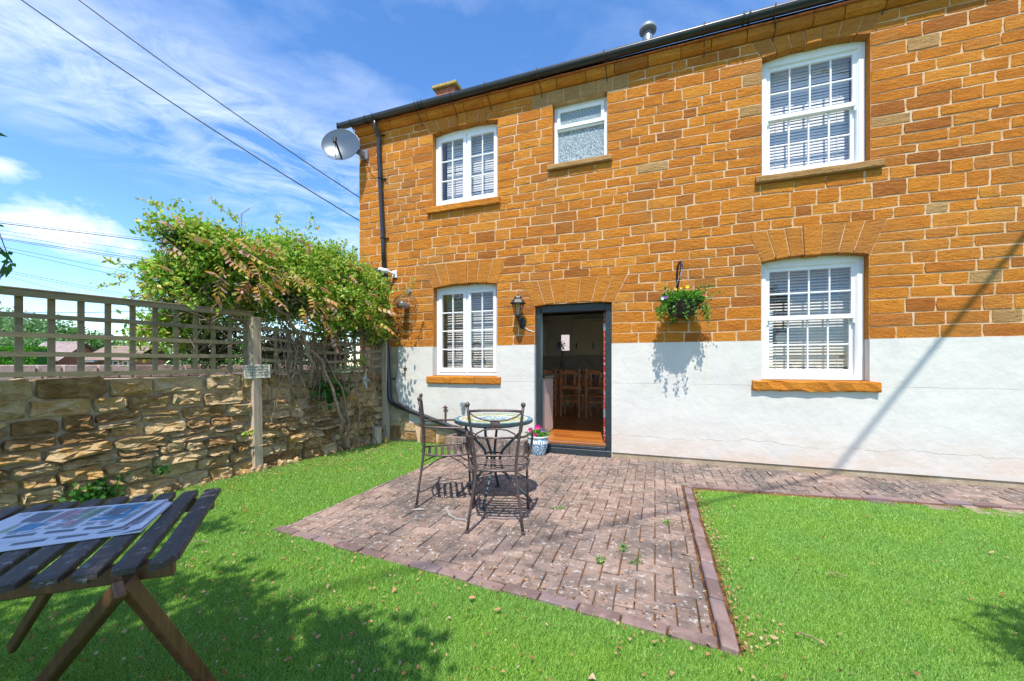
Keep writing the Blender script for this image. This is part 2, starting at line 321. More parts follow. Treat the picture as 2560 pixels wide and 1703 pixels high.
# ------------------------------------------------------------------ mesh building
class MB:
    def __init__(s): s.v = []; s.f = []; s.mi = []
    def add(s, vs, fs, mi=0):
        o = len(s.v); s.v += [tuple(x) for x in vs]; s.f += [tuple(i+o for i in f) for f in fs]; s.mi += [mi]*len(fs); return s
    def box(s, x0, x1, y0, y1, z0, z1, mi=0, M=None):
        vs = [(x, y, z) for x in (x0, x1) for y in (y0, y1) for z in (z0, z1)]
        if M: vs = [M @ Vector(p) for p in vs]
        return s.add(vs, [(0, 1, 3, 2), (4, 6, 7, 5), (0, 4, 5, 1), (2, 3, 7, 6), (0, 2, 6, 4), (1, 5, 7, 3)], mi)
    def cbox(s, x0, x1, y0, y1, z0, z1, b=.004, M=None, mi=0):
        # box with chamfered edges
        bm = bmesh.new(); bmesh.ops.create_cube(bm, size=1)
        for v in bm.verts: v.co = Vector(((x0+x1)/2+v.co.x*(x1-x0), (y0+y1)/2+v.co.y*(y1-y0), (z0+z1)/2+v.co.z*(z1-z0)))
        bmesh.ops.bevel(bm, geom=bm.edges[:], offset=b, segments=1, affect='EDGES')
        bm.verts.index_update()
        vs = [v.co.copy() for v in bm.verts]; fs = [[v.index for v in f.verts] for f in bm.faces]; bm.free()
        if M: vs = [M @ p for p in vs]
        return s.add(vs, fs, mi)
    def beam(s, a, b, w, h, up=(0, 0, 1), mi=0, ch=0):
        a = Vector(a); b = Vector(b); d = b-a; L = d.length; d.normalize(); u = Vector(up); sd = d.cross(u).normalized(); u = sd.cross(d)
        M = Matrix.Translation(a) @ Matrix((sd, d, u)).transposed().to_4x4()
        return s.cbox(-w/2, w/2, 0, L, -h/2, h/2, ch, M, mi) if ch else s.box(-w/2, w/2, 0, L, -h/2, h/2, mi, M)
    def tube(s, pts, r, n=8, cap=True, mi=0, closed=False):
        pts = [Vector(p) for p in pts]; k = len(pts); rs = r if isinstance(r, (list, tuple)) else [r]*k
        vs = []; ref = None
        for i, p in enumerate(pts):
            a = pts[i-1] if (i or closed) else p; b = pts[(i+1) % k] if (i < k-1 or closed) else p
            t = (b-a).normalized() if (b-a).length > 1e-9 else Vector((0, 0, 1))
            if ref is None: ref = Vector((0, 0, 1)) if abs(t.z) < .9 else Vector((1, 0, 0))
            u = (ref - t*ref.dot(t))
            u = u.normalized() if u.length > 1e-6 else t.orthogonal().normalized()
            ref = u; w = t.cross(u)
            for j in range(n):
                q = 2*math.pi*j/n; vs.append(p+(u*math.cos(q)+w*math.sin(q))*rs[i])
        fs = []
        m = k if closed else k-1
        for i in range(m):
            i2 = (i+1) % k
            for j in range(n): fs.append((i*n+j, i*n+(j+1) % n, i2*n+(j+1) % n, i2*n+j))
        if cap and not closed: fs += [tuple(range(n))[::-1], tuple((k-1)*n+j for j in range(n))]
        return s.add(vs, fs, mi)
    def lathe(s, prof, n=24, c=(0, 0, 0), M=None, mi=0):
        vs = []; fs = []; c = Vector(c)
        for (r, z) in prof:
            for j in range(n):
                q = 2*math.pi*j/n; p = Vector((r*math.cos(q), r*math.sin(q), z)); vs.append((M @ p if M else p)+c)
        for i in range(len(prof)-1):
            for j in range(n): fs.append((i*n+j, i*n+(j+1) % n, (i+1)*n+(j+1) % n, (i+1)*n+j))
        return s.add(vs, fs, mi)
    def mesh(s, name, mats, smooth=False):
        me = bpy.data.meshes.new(name); me.from_pydata(s.v, [], s.f)
        for m in (mats if isinstance(mats, (list, tuple)) else [mats]): me.materials.append(MAT[m])
        if any(s.mi): me.polygons.foreach_set('material_index', s.mi)
        if smooth: me.polygons.foreach_set('use_smooth', [True]*len(s.f))
        me.update(); return me

def tag(o, label=None, cat=None, group=None, kind=None):
    for k, v in (('label', label), ('category', cat), ('group', group), ('kind', kind)):
        if v: o[k] = v
    return o
def thing(name, label, cat, loc=(0, 0, 0), rotz=0, group=None):
    o = bpy.data.objects.new(name, None); COL.objects.link(o); o.location = loc; o.rotation_euler = (0, 0, rotz); o.empty_display_size = .1
    return tag(o, label, cat, group)
def part(name, mb, mats, parent=None, local=False, smooth=False, label=None, kind=None):
    me = mb if isinstance(mb, bpy.types.Mesh) else mb.mesh(name, mats, smooth)
    o = bpy.data.objects.new(name, me); COL.objects.link(o)
    if parent:
        o.parent = parent
        if not local and parent.type == 'EMPTY' and parent.parent is None:
            o.matrix_parent_inverse = (Matrix.Translation(parent.location) @ parent.rotation_euler.to_matrix().to_4x4()).inverted()
    if label: o['label'] = label
    if kind: o['kind'] = kind
    return o
def sub_empty(name, parent):
    """a part that only groups its sub-parts (a window)"""
    o = bpy.data.objects.new(name, None); COL.objects.link(o); o.parent = parent; o.empty_display_size = .05
    o.matrix_parent_inverse = (Matrix.Translation(parent.location)).inverted()
    return o
def copy_tree(o, parent=None):
    c = o.copy(); COL.objects.link(c)
    if parent: c.parent = parent
    for ch in o.children: copy_tree(ch, c)
    return c
def np_mesh(name, V, F, mats, mi=None, smooth=False):
    """V (n,3) F (m,k) numpy arrays"""
    me = bpy.data.meshes.new(name); k = F.shape[1]
    me.vertices.add(len(V)); me.vertices.foreach_set('co', np.ascontiguousarray(V, dtype=np.float32).ravel())
    me.loops.add(F.size); me.loops.foreach_set('vertex_index', np.ascontiguousarray(F, dtype=np.int32).ravel())
    me.polygons.add(len(F)); me.polygons.foreach_set('loop_start', np.arange(0, F.size, k, dtype=np.int32))
    for m in (mats if isinstance(mats, (list, tuple)) else [mats]): me.materials.append(MAT[m])
    if mi is not None: me.polygons.foreach_set('material_index', np.asarray(mi, dtype=np.int32))
    me.update(calc_edges=True); return me
def leaves_mesh(name, P, size, mats, asp=.5, Nrm=None, spread=1.0, fold=.25, droop=0.0, mi=None):
    """pointed leaves, each two folded triangles pairs (4 verts), around points P"""
    n = len(P); sz = size if np.ndim(size) else np.full(n, size)
    d = rng.normal(size=(n, 3)); d[:, 2] -= droop
    d /= np.linalg.norm(d, axis=1)[:, None]
    up = rng.normal(size=(n, 3))*spread + (Nrm if Nrm is not None else np.array([0, 0, 1.0]))
    sd = np.cross(d, up); sd /= (np.linalg.norm(sd, axis=1)[:, None]+1e-9); up = np.cross(sd, d)
    L = sz[:, None]; w = L*asp/2
    a = P; b = P+d*L*.45+sd*w+up*w*fold; c = P+d*L; e = P+d*L*.45-sd*w+up*w*fold
    V = np.stack([a, b, c, e], 1).reshape(-1, 3); base = np.arange(n)[:, None]*4
    F = np.concatenate([base+np.array([[0, 1, 2]]), base+np.array([[0, 2, 3]])], 1).reshape(-1, 3)
    m2 = None if mi is None else np.repeat(mi, 2)
    return np_mesh(name, V, F, mats, m2)

def pix(x, y, d):
    u = (x-1280)/987; v = (912-y)/987; th = R(19.9); return Vector((d*(-math.sin(th)+u*math.cos(th)), d*(math.cos(th)+u*math.sin(th))-5.4, 1.23+v*d))
# ------------------------------------------------------------------ helper geometry
def clip(poly, a, b, c):
    """keep a*x+b*y<=c"""
    out = []
    for i in range(len(poly)):
        p, q = poly[i], poly[(i+1) % len(poly)]
        dp, dq = a*p[0]+b*p[1]-c, a*q[0]+b*q[1]-c
        if dp <= 0: out.append(p)
        if dp*dq < 0:
            t = dp/(dp-dq); out.append((p[0]+(q[0]-p[0])*t, p[1]+(q[1]-p[1])*t))
    return out
def area(p): return abs(sum(p[i][0]*p[(i+1) % len(p)][1]-p[(i+1) % len(p)][0]*p[i][1] for i in range(len(p))))/2
# ================================================================== SETTING
PX0, PX1 = -2.645, .255          # patio left edge, inner side of the right edging
def front_y(x): return -3.238 + (x+2.645)*(-3.493+3.238)/(.293+2.645)
def path_y(x): return -1.13 + (x-.30)*.118
def sheet(name, polys, z, mat, kind='structure', parent=None):
    mb = MB()
    for p in polys: mb.add([(x, y, z) for x, y in p], [tuple(range(len(p)))])
    o = part(name, mb, mat, parent)
    if kind: o['kind'] = kind
    return o
sheet('ground', [[(-400, -400), (400, -400), (400, 400), (-400, 400)]], -.09, 'soil')
LX = -4.75
lawn_polys = [
    [(LX, -9), (9, -9), (9, -3.9), (.40, -3.9), (.40, -3.49), (PX1+.03, front_y(PX1)), (PX0, front_y(PX0)), (PX0, 0.3), (LX, 0.3)],
    [(.37, -3.9), (9, -3.9), (9, path_y(9)-.02), (.37, path_y(.37)-.03)]]
sheet('lawn', [lawn_polys[0]], -.012, 'turf_back'); sheet('lawn', [lawn_polys[1]], -.0121, 'turf_back')
patio = sheet('patio', [[(PX0, front_y(PX0)), (PX1+.14, front_y(PX1+.1)), (PX1+.14, path_y(PX1)), (9, path_y(9)-.03), (9, .02), (PX0, .02)]], -.011, 'paver_bed')

def in_patio(x, y):
    if x < PX0: return False
    if x < .37: return y > front_y(x)
    return y > path_y(x)-.02
def cam_depth(x, y): return -x*math.sin(R(19.9)) + (y+5.4)*math.cos(R(19.9))
def cam_u(x, y): return (x*math.cos(R(19.9)) + (y+5.4)*math.sin(R(19.9)))/max(1e-3, cam_depth(x, y))

# pavers: 90 degree herringbone of 200 x 100 blocks
pv = []
w = .1005
for i in range(-30, 95):
    for j in range(-37, 2):
        k = (i-j) % 4
        if k == 0: r = (i*w, (i+2)*w, j*w, (j+1)*w)
        elif k == 3: r = (i*w, (i+1)*w, j*w, (j+2)*w)
        else: continue
        x0, x1, y0, y1 = r
        g = .0020+random.random()*.0026
        x0 += g; x1 -= g; y0 += g; y1 -= g
        cx, cy = (x0+x1)/2, (y0+y1)/2
        poly = [(x0, y0), (x1, y0), (x1, y1), (x0, y1)]
        poly = clip(poly, 0, 1, .0)                                     # house wall
        poly = clip(poly, -1, 0, -PX0-.002)                             # left edge
        if not poly: continue
        if cx < PX1 or cy < path_y(cx):
            if cy < -1.0: poly = clip(poly, 1, 0, PX1-.004)
            sl_ = (-3.493+3.238)/(.293+2.645); poly = clip(poly, sl_, -1, sl_*(-2.645)-(-3.238)-.075)
            if cx > PX1+.05 and cy < -1.0: continue
        else:
            poly = clip(poly, .118, -1, .118*.30+1.13-.088)
        if len(poly) < 3 or area(poly) < .0010: continue
        if cy > -.35 and -2.86 < cx < -1.66: continue                   # under the planter
        pv.append(poly)
def paver_geo(mb, poly, top, dep=.03, ch=.004, wob=.0012):
    n = len(poly); cx = sum(p[0] for p in poly)/n; cy = sum(p[1] for p in poly)/n
    tx, ty = random.gauss(0, .010), random.gauss(0, .010)
    def z(p): return top+(p[0]-cx)*tx+(p[1]-cy)*ty
    o = len(mb.v)
    vs = []
    out2 = [(p[0]+random.uniform(-wob, wob), p[1]+random.uniform(-wob, wob)) for p in poly]
    inn = [(p[0]+(cx-p[0])/max(1e-6, math.hypot(p[0]-cx, p[1]-cy))*ch*1.3, p[1]+(cy-p[1])/max(1e-6, math.hypot(p[0]-cx, p[1]-cy))*ch*1.3) for p in out2]
    vs += [(p[0], p[1], top-dep) for p in out2] + [(p[0], p[1], z(p)-ch) for p in out2] + [(p[0], p[1], z(p)) for p in inn]
    fs = []
    for a in (0, n):
        for q in range(n): fs.append((a+q, a+(q+1) % n, a+n+(q+1) % n, a+n+q))
    fs.append(tuple(range(2*n, 3*n)))
    mb.add(vs, fs)
def vis_key(poly):
    cx = sum(p[0] for p in poly)/len(poly); cy = sum(p[1] for p in poly)/len(poly); d = cam_depth(cx, cy); u = cam_u(cx, cy)
    return area(poly)/(d**3) if d > .5 and abs(u) < 1.33 else 0
pv.sort(key=vis_key, reverse=True)
rest = MB()
for n_, poly in enumerate(pv):
    top = random.gauss(0, .0026)
    if n_ < 300:
        mb = MB(); paver_geo(mb, poly, top); part('paver', mb, 'paver', patio)
    else: paver_geo(rest, poly, top)
part('paver_field', rest, 'paver', patio, kind='stuff')
# edging blocks along the front, the right side and the path
def edge_run(a, b, wd, L=.205, top=.006, tilt=0.0):
    a = Vector((*a, 0)); b = Vector((*b, 0)); d = b-a; n = max(1, round(d.length/L)); d /= n; t = d.normalized(); s = Vector((-t.y, t.x, 0))
    for k in range(n):
        p = a+d*k; j = random.gauss(0, .003); l = d.length-.006
        M = Matrix.Translation(p+s*j+Vector((0, 0, random.gauss(0, .003)))) @ Matrix((t, s, Vector((0, 0, 1)))).transposed().to_4x4() @ Matrix.Rotation(tilt+random.gauss(0, .02), 4, 'X') @ Matrix.Rotation(random.gauss(0, .012), 4, 'Z')
        mb = MB().cbox(.003, l, -wd, 0, top-.05, top, .005, M); part('edging_block', mb, 'paver_purple', patio)
edge_run((PX0-.03, front_y(PX0)+.072), (.27, front_y(.27)+.078), .074)
for k in range(12):
    y0 = -3.50+k*.198; mb = MB()
    M = Matrix.Translation((.268, y0, random.gauss(.010, .004))) @ Matrix.Rotation(random.gauss(0, .02), 4, 'Z') @ Matrix.Rotation(R(7)+random.gauss(0, .03), 4, 'Y')
    mb.cbox(.0, .070, .003, .193, -.05, .012, .006, M); part('edging_block', mb, 'paver_purple', patio)
edge_run((9, path_y(9)+.07), (.36, path_y(.36)+.085), .0+.078, .205, .004)

# grass blades of the artificial turf
def make_grass():
    sets = []
    def sample(n, x0, x1, y0, y1):
        return rng.uniform(x0, x1, n), rng.uniform(y0, y1, n)
    X, Y = sample(3400000, -4.72, 4.6, -5.2, .25)
    d = -X*math.sin(R(19.9)) + (Y+5.4)*math.cos(R(19.9)); u = (X*math.cos(R(19.9)) + (Y+5.4)*math.sin(R(19.9)))/np.maximum(d, .05)
    vis = (d > .75) & (np.abs(u) < 1.36)
    pk = np.where(vis, np.clip(1.9/np.maximum(d, .3), 0, 1)**1.15, .012)
    fy = -3.238 + (X+2.645)*(-3.493+3.238)/(.293+2.645); py = -1.13+(X-.30)*.118
    inp = ((X > PX0) & (X < .36) & (Y > fy-.004)) | ((X >= .36) & (Y > py-.012)) | ((X < PX0) & (X > PX0-.008))
    wl = np.where(Y > -3, -4.20+.10*Y, -4.5)+.0
    keep = (rng.random(len(X)) < pk) & ~inp & (X > wl)
    X, Y, d = X[keep], Y[keep], d[keep]; n = len(X)
    h = rng.uniform(.011, .025, n); a = rng.uniform(0, 2*np.pi, n); lean = rng.uniform(.15, 1.1, n)*h
    wd = rng.uniform(.0014, .0026, n)*np.clip(d/2.0, .9, 2.2)
    b = rng.uniform(0, 2*np.pi, n)
    lx, ly = np.cos(b)*lean + .004, np.sin(b)*lean
    V = np.empty((n, 3, 3))
    V[:, 0] = np.stack([X-np.cos(a)*wd, Y-np.sin(a)*wd, np.full(n, -.012)], 1)
    V[:, 1] = np.stack([X+np.cos(a)*wd, Y+np.sin(a)*wd, np.full(n, -.012)], 1)
    V[:, 2] = np.stack([X+lx, Y+ly, h-.012], 1)
    me = np_mesh('grass', V.reshape(-1, 3), np.arange(3*n).reshape(-1, 3), 'grass')
    o = bpy.data.objects.new('grass', me); COL.objects.link(o)
    tag(o, 'short bright green artificial turf round the brick patio', 'grass', kind='stuff'); print('blades', n)
make_grass()

# ================================================================== HOUSE
house = thing('stone_house', 'two storey orange ironstone house with white painted base, sash windows and open door', 'house', (0, 0, 0))
HX0, HX1 = -4.70, 8.0
FR = .10      # depth of frames behind the wall face
WIN = {  # x0, x1, sill top z, head z, rise, sill (x0,x1,z0,z1)
 'ul': dict(x=(-3.285, -2.175), z=(3.70, 4.83), sill=(-3.36, -2.13, 3.59, 3.695), rise=.05),
 'um': dict(x=(-1.355, -.595), z=(4.03, 4.88), sill=(-1.41, -.535, 3.94, 4.025), rise=0),
 'ur': dict(x=(1.187, 2.222), z=(3.46, 4.845), sill=(1.12, 2.32, 3.365, 3.455), rise=.05),
 'lr': dict(x=(1.180, 2.210), z=(1.055, 2.435), sill=(1.085, 2.285, .93, 1.05), rise=.055),
 'll': dict(x=(-3.272, -2.185), z=(1.062, 2.425), sill=(-3.355, -2.12, .94, 1.057), rise=.045)}
DOOR = dict(x=(-1.615, -.535), z=(0, 2.05))
openings = [(w_['x'][0], w_['x'][1], w_['z'][0]-.03, w_['z'][1]+w_['rise']+.005) for w_ in WIN.values()] + [(*DOOR['x'], -.1, DOOR['z'][1]+.03)]
WT = 5.19
def wall_mesh():
    xs = sorted({HX0, HX1} | {o[0] for o in openings} | {o[1] for o in openings}); zs = sorted({-.1, WT} | {o[2] for o in openings} | {o[3] for o in openings})
    mb = MB(); T = .42
    def open_(i, j):
        if i < 0 or j < 0 or i >= len(xs)-1 or j >= len(zs)-1: return None
        cx, cz = (xs[i]+xs[i+1])/2, (zs[j]+zs[j+1])/2
        return any(o[0] < cx < o[1] and o[2] < cz < o[3] for o in openings)
    for i in range(len(xs)-1):
        for j in range(len(zs)-1):
            if open_(i, j): continue
            a, b, c, d = xs[i], xs[i+1], zs[j], zs[j+1]
            mb.add([(a, 0, c), (b, 0, c), (b, 0, d), (a, 0, d)], [(0, 1, 2, 3)]); mb.add([(a, T, c), (b, T, c), (b, T, d), (a, T, d)], [(3, 2, 1, 0)])
            for (di, dj, e) in ((1, 0, [(b, 0, c), (b, T, c), (b, T, d), (b, 0, d)]), (-1, 0, [(a, 0, c), (a, 0, d), (a, T, d), (a, T, c)]),
                                (0, 1, [(a, 0, d), (b, 0, d), (b, T, d), (a, T, d)]), (0, -1, [(a, 0, c), (a, T, c), (b, T, c), (b, 0, c)])):
                if open_(i+di, j+dj) is not False: mb.add(e, [(0, 1, 2, 3)])
    return mb
part('wall', wall_mesh(), 'mortar', house)
# side, back and inner shell
mb = MB()
mb.box(HX0, HX0+.42, .423, 6.0, -.1, WT+.4); mb.box(HX1-.42, HX1, .423, 6.0, -.1, WT+.4)
part('side_wall', mb, 'ironstone', house)
mb = MB().box(HX0+.43, -2.45, 5.2, 5.4, -.1, WT+.4).box(-2.15, -1.0, 5.2, 5.4, -.1, WT+.4).box(-1.0, 2.6, 5.2, 5.4, -.1, .2).box(-1.0, 2.6, 5.2, 5.4, 2.5, WT+.4).box(2.6, HX1-.43, 5.2, 5.4, -.1, WT+.4).box(-2.45, -2.15, 5.2, 5.4, -.1, 1.58).box(-2.45, -2.15, 5.2, 5.4, 2.08, WT+.4)  # wide gap in the back wall, out of view, added to light the kitchen
part('back_wall', mb, 'plaster_in', house)
mb = MB().box(HX0+.43, HX1-.43, .43, 5.19, 2.60, 2.75); part('ceiling', mb, 'ceiling_in', house)
part('inner_wall', MB().box(-3.8, -3.7, .43, 5.19, .15, 2.59), 'plaster_in', house); part('inner_wall', MB().box(3.0, 3.1, .43, 5.19, .15, 2.59), 'plaster_in', house); mb = MB().box(-.3, -.2, .43, 5.19, 2.76, WT)
part('inner_wall', mb, 'plaster_in', house)
# wooden floor boards inside
mb = MB(); y = .065
while y < 5.15:
    x = -3.7-random.random()
    while x < 3.0:
        L = random.uniform(.7, 1.4); y1 = min(y+.1, 5.18)
        xa, xb = max(x, -1.53 if y < .44 else -3.69), min(x+L, -.62 if y < .44 else 2.98)
        if xb-xa > .02: mb.box(xa+.001, xb-.001, y+.0008, y1-.0008, .10, .15)
        x += L
    y += .1
part('floor_boards', mb, 'wood_floor', house, kind='stuff')
part('floor_slab', MB().box(HX0+.43, HX1-.43, .43, 5.19, -.1, .098), 'dark_beam', house)

# --- stones of the facade
arches = {}
def arch(xb0, xb1, xt0, xt1, zb, zt, rise, n=7, mat='ironstone_lintel', key=True, name='voussoir', depth=.10):
    W_ = [random.uniform(.85, 1.15) for _ in range(n)]; W_[n//2] *= 1.05; s_ = sum(W_); t = [0]
    for q in W_: t.append(t[-1]+q/s_)
    for k in range(n):
        g = .005
        a, b = t[k], t[k+1]
        xa0, xa1 = xb0+(xb1-xb0)*a+g, xb0+(xb1-xb0)*b-g
        xc0, xc1 = xt0+(xt1-xt0)*a+g, xt0+(xt1-xt0)*b-g
        def zc(tt): return zb+rise*(1-(2*tt-1)**2)
        kk = key and k == n//2
        pr = .022 if kk else .006+random.random()*.003
        zb0, zb1 = zc(a)-(.012 if kk else 0), zc(b)-(.012 if kk else 0)
        ztt = zt+(random.uniform(-.004, .006))
        bot = [(xa0+(xa1-xa0)*q/3, zb0+(zb1-zb0)*q/3+random.uniform(-.002, .002)) for q in range(4)]
        top = [(xc1+(xc0-xc1)*q/3, ztt+random.uniform(-.003, .003)) for q in range(4)]
        poly = bot+top; c = 6e-3
        cx = sum(p[0] for p in poly)/8; cz = sum(p[1] for p in poly)/8
        def ins(p, q): 
            dx, dz = cx-p[0], cz-p[1]; L = math.hypot(dx, dz); return (p[0]+dx/L*q, p[1]+dz/L*q)
        m_ = len(poly); mb = MB()
        vs = [(p[0], depth, p[1]) for p in poly]+[(p[0], -pr+.005, p[1]) for p in poly]+[(ins(p, c)[0], -pr, ins(p, c)[1]) for p in poly]
        fs = [(a_*m_+q, a_*m_+(q+1) % m_, (a_+1)*m_+(q+1) % m_, (a_+1)*m_+q) for a_ in (0, 1) for q in range(m_)]+[tuple(range(2*m_, 3*m_))]
        mb.add(vs, fs); part(name, mb, mat, house)
obst = []   # convex polygons (x,z) that stones keep clear of, as (zlo, zhi, xl(z), xr(z))
def ob_rect(x0, x1, z0, z1): obst.append((z0, z1, lambda z, a=x0: a, lambda z, a=x1: a))
def ob_trap(xb0, xb1, xt0, xt1, zb, zt):
    obst.append((zb, zt, lambda z: xb0+(xt0-xb0)*(z-zb)/(zt-zb), lambda z: xb1+(xt1-xb1)*(z-zb)/(zt-zb)))
def do_arch(*a, **k):
    ob_trap(a[0], a[1], a[2], a[3], a[4], a[5]); arch(*a, **k)
do_arch(-3.315, -2.175, -3.43, -2.07, 4.835, 5.06, .05)
do_arch(1.19, 2.222, 1.09, 2.31, 4.85, 5.06, .05)
do_arch(1.185, 2.215, 1.05, 2.365, 2.44, 2.815, .05)
do_arch(-3.265, -2.18, -3.43, -2.03, 2.425, 2.80, .045)
do_arch(-1.63, -.52, -1.80, -.335, 2.06, 2.425, .035, key=True)
do_arch(-1.65, -.325, -1.65, -.325, 4.885, 5.06, 0, n=6, mat='greystone', key=False)
for w_ in WIN.values(): ob_rect(w_['x'][0], w_['x'][1], w_['sill'][2], w_['z'][1])
ob_rect(*DOOR['x'], 0, 2.06)
KEYZ = [1.512, 2.055, 2.43, 2.81, 3.365, 3.59, 3.94, 4.44, 4.86, 5.06]
levels = []
for a, b in zip(KEYZ, KEYZ[1:]):
    n = max(1, round((b-a)/.128)); cs = [random.uniform(.78, 1.24) for _ in range(n)]; s_ = sum(cs); z = a
    for q in cs: levels.append((z, z+(b-a)*q/s_)); z += (b-a)*q/s_
def wav(x, z): return .008*math.sin(x*1.3+z*2)+.004*math.sin(x*4.3+z*5)
def stone_geo(mb, q, j=.0045, pr=.0025, g=.0034):
    """q = (xl0,xr0,xl1,xr1,z0,z1)"""
    xl0, xr0, xl1, xr1, z0, z1 = q[:6]; el, er = (q[6], q[7]) if len(q) > 6 else (False, False)
    if el: xl0 -= g+.001; xl1 -= g+.001
    if er: xr0 += g+.001; xr1 += g+.001
    w0, w1 = z0+g, z1-g
    c = [(xl0+g, w0), ((xl0+xr0)/2, w0), (xr0-g, w0), ((xr0+xr1)/2-g, (w0+w1)/2), (xr1-g, w1), ((xl1+xr1)/2, w1), (xl1+g, w1), ((xl0+xl1)/2+g, (w0+w1)/2)]
    kz = lambda x, z: z+(wav(x, z) if 1.55 < z < 5.0 else 0)
    c = [(x+random.uniform(-j, j), kz(x, z)+random.uniform(-j, j)*.7) for x, z in c]
    if el: c = [(xl0+(xl1-xl0)*(0, 0, 0, 0, 0, 0, 1, .5)[k]+g, p[1]) if k in (0, 6, 7) else p for k, p in enumerate(c)]
    if er: c = [(xr0+(xr1-xr0)*(0, 0, 0, .5, 1, 0, 0, 0)[k]-g, p[1]) if k in (2, 3, 4) else p for k, p in enumerate(c)]
    # nibble the corners
    cx = sum(p[0] for p in c)/8; cz = sum(p[1] for p in c)/8
    for k in (0, 2, 4, 6):
        f = random.uniform(.01, .06)*(0 if (el and k in (0, 6)) or (er and k in (2, 4)) else 1); c[k] = (c[k][0]+(cx-c[k][0])*f*.6, c[k][1]+(cz-c[k][1])*f)
    p_ = pr+random.random()*.006
    def ins(p, e):
        dx, dz = cx-p[0], cz-p[1]; return (p[0]+math.copysign(min(abs(dx), e), dx), p[1]+math.copysign(min(abs(dz), e), dz))
    vs = [(p[0], .006, p[1]) for p in c]+[(*(lambda r: (r[0], -p_+random.uniform(-.0015, .0015), r[1]))(ins(p, random.uniform(.003, .008))),) for p in c]+[(cx+random.uniform(-.02, .02), -p_-random.uniform(0, .004), cz)]
    fs = [(k, (k+1) % 8, 8+(k+1) % 8, 8+k) for k in range(8)]+[(8+k, 8+(k+1) % 8, 16) for k in range(8)]
    mb.add(vs, fs)
stones = []
prev = []
for (z0, z1) in levels:
    h = z1-z0; blk = []
    for (a, b, fl, fr) in obst:
        ov = min(b, z1)-max(a, z0)
        if ov > .3*h or (ov > .02 and ov > .8*(b-a)):
            c0, c1 = min(max(z0, a), b), max(min(z1, b), a); blk.append((fl(c0), fr(c0), fl(c1), fr(c1)))
    blk.sort(key=lambda t: min(t[0], t[2]))
    segs = []; cur = (HX0, HX0)
    for t in blk:
        if min(t[0], t[2]) > max(cur)+.01: segs.append((cur[0], t[0], cur[1], t[2]))
        cur = (max(cur[0], t[1]), max(cur[1], t[3]))
    segs.append((cur[0], HX1, cur[1], HX1))
    now = []
    for (a0, b0, a1, b1) in segs:
        xa, xb = (a0+a1)/2, (b0+b1)/2; x = xa; cuts = []
        first = True
        while True:
            L = random.uniform(.15, .36)*(1.15 if h > .14 else 1)*(1+.15*(xa > 2))
            if xa == HX0 and first: L = .2 if len(prev) % 2 else .36
            first = False
            x += L
            if x > xb-.13: break
            if any(abs(x-p) < .045 for p in prev): x += .06
            if x > xb-.13: break
            cuts.append(x); now.append(x)
        ls = [(a0, a1)]+[(c, c) for c in cuts]; rs = [(c, c) for c in cuts]+[(b0, b1)]
        for l, r in zip(ls, rs):
            if r[0]-l[0] > .03 or r[1]-l[1] > .03: stones.append((l[0], r[0], l[1], r[1], z0, z1, l[0] == a0 and a0 > HX0, r[0] == b0 and b0 < HX1))
    prev = now
def skey(q):
    cx = (q[0]+q[1])/2; d = cam_depth(cx, 0); u = cam_u(cx, 0); zz = ((q[4]+q[5])/2-1.23)/d
    if abs(u) > 1.30 or zz > .95: return 0
    if cx < -4.0 and q[5] < 2.4: return .0001
    return (q[1]-q[0])*(q[5]-q[4])/d**2*(1+abs(u)**2)
stones.sort(key=skey, reverse=True); print('stones', len(stones))
rest = MB()
for n_, q in enumerate(stones):
    if n_ < 300:
        mb = MB(); stone_geo(mb, q); o_ = part('stone', mb, 'greystone' if random.random() < .02 else 'ironstone', house)
    else: stone_geo(rest, q)
part('stone_field', rest, 'ironstone', house, kind='stuff')
# corbel course and tile strip under the gutter
x = HX0-.02; mb = None
while x < 6.5:
    L = random.uniform(.28, .42); mb = MB()
    y0 = -.075-random.random()*.01
    prof = [(.004, 5.065), (-.03, 5.068), (y0+.01, 5.10), (y0, 5.125), (y0, 5.175), (.004, 5.175)]
    k = len(prof); vs = [(x+.004, a, b) for a, b in prof]+[(x+L-.004, a, b) for a, b in prof]
    mb.add(vs, [(i, (i+1) % k, k+(i+1) % k, k+i) for i in range(k)]+[tuple(range(k))[::-1], tuple(range(k, 2*k))]); part('corbel_stone', mb, 'ironstone', house)
    x += L
x = HX0-.06
tl = MB()
while x < 6.5:
    L = .165; tl.cbox(x+.002, x+L-.002, -.105-random.random()*.008, .05, 5.178, 5.194+random.random()*.004, .003); x += L
part('eaves_tiles', tl, 'terracotta', house, kind='stuff')
# roof with slate rows
def zr(y): return 5.235+(y+.10)*math.tan(R(37))
rf = MB(); rows = 16
for k in range(rows):
    y0 = -.10+k*3.2/rows; y1 = y0+3.2/rows+.06; x = HX0-.12-(k % 2)*.13
    while x < HX1:
        M = Matrix.Translation((x, y0, zr(y0)+.012)) @ Matrix.Rotation(R(37)-.035, 4, 'X'); rf.box(.002, .258, 0, (y1-y0)/math.cos(R(37)), 0, .01, 0, M); x += .26
roof = part('roof', rf, 'slate', house, kind='stuff')
part('roof_deck', MB().add([(HX0-.05, -.09, 5.225), (HX1, -.09, 5.225), (HX1, 3.1, zr(3.1)-.01), (HX0-.05, 3.1, zr(3.1)-.01), (HX0-.05, 6.2, 5.225), (HX1, 6.2, 5.225)], [(0, 1, 2, 3), (3, 2, 5, 4), (0, 3, 4), (1, 5, 2)]), 'slate', house)
ch = part('chimney', MB().cbox(-4.57, -4.11, 2.27, 2.83, 6.6, 7.32, .01), 'brick_red', house)
part('chimney_cap', MB().cbox(-4.64, -4.04, 2.2, 2.9, 7.323, 7.40, .015), 'lichen_stone', ch)
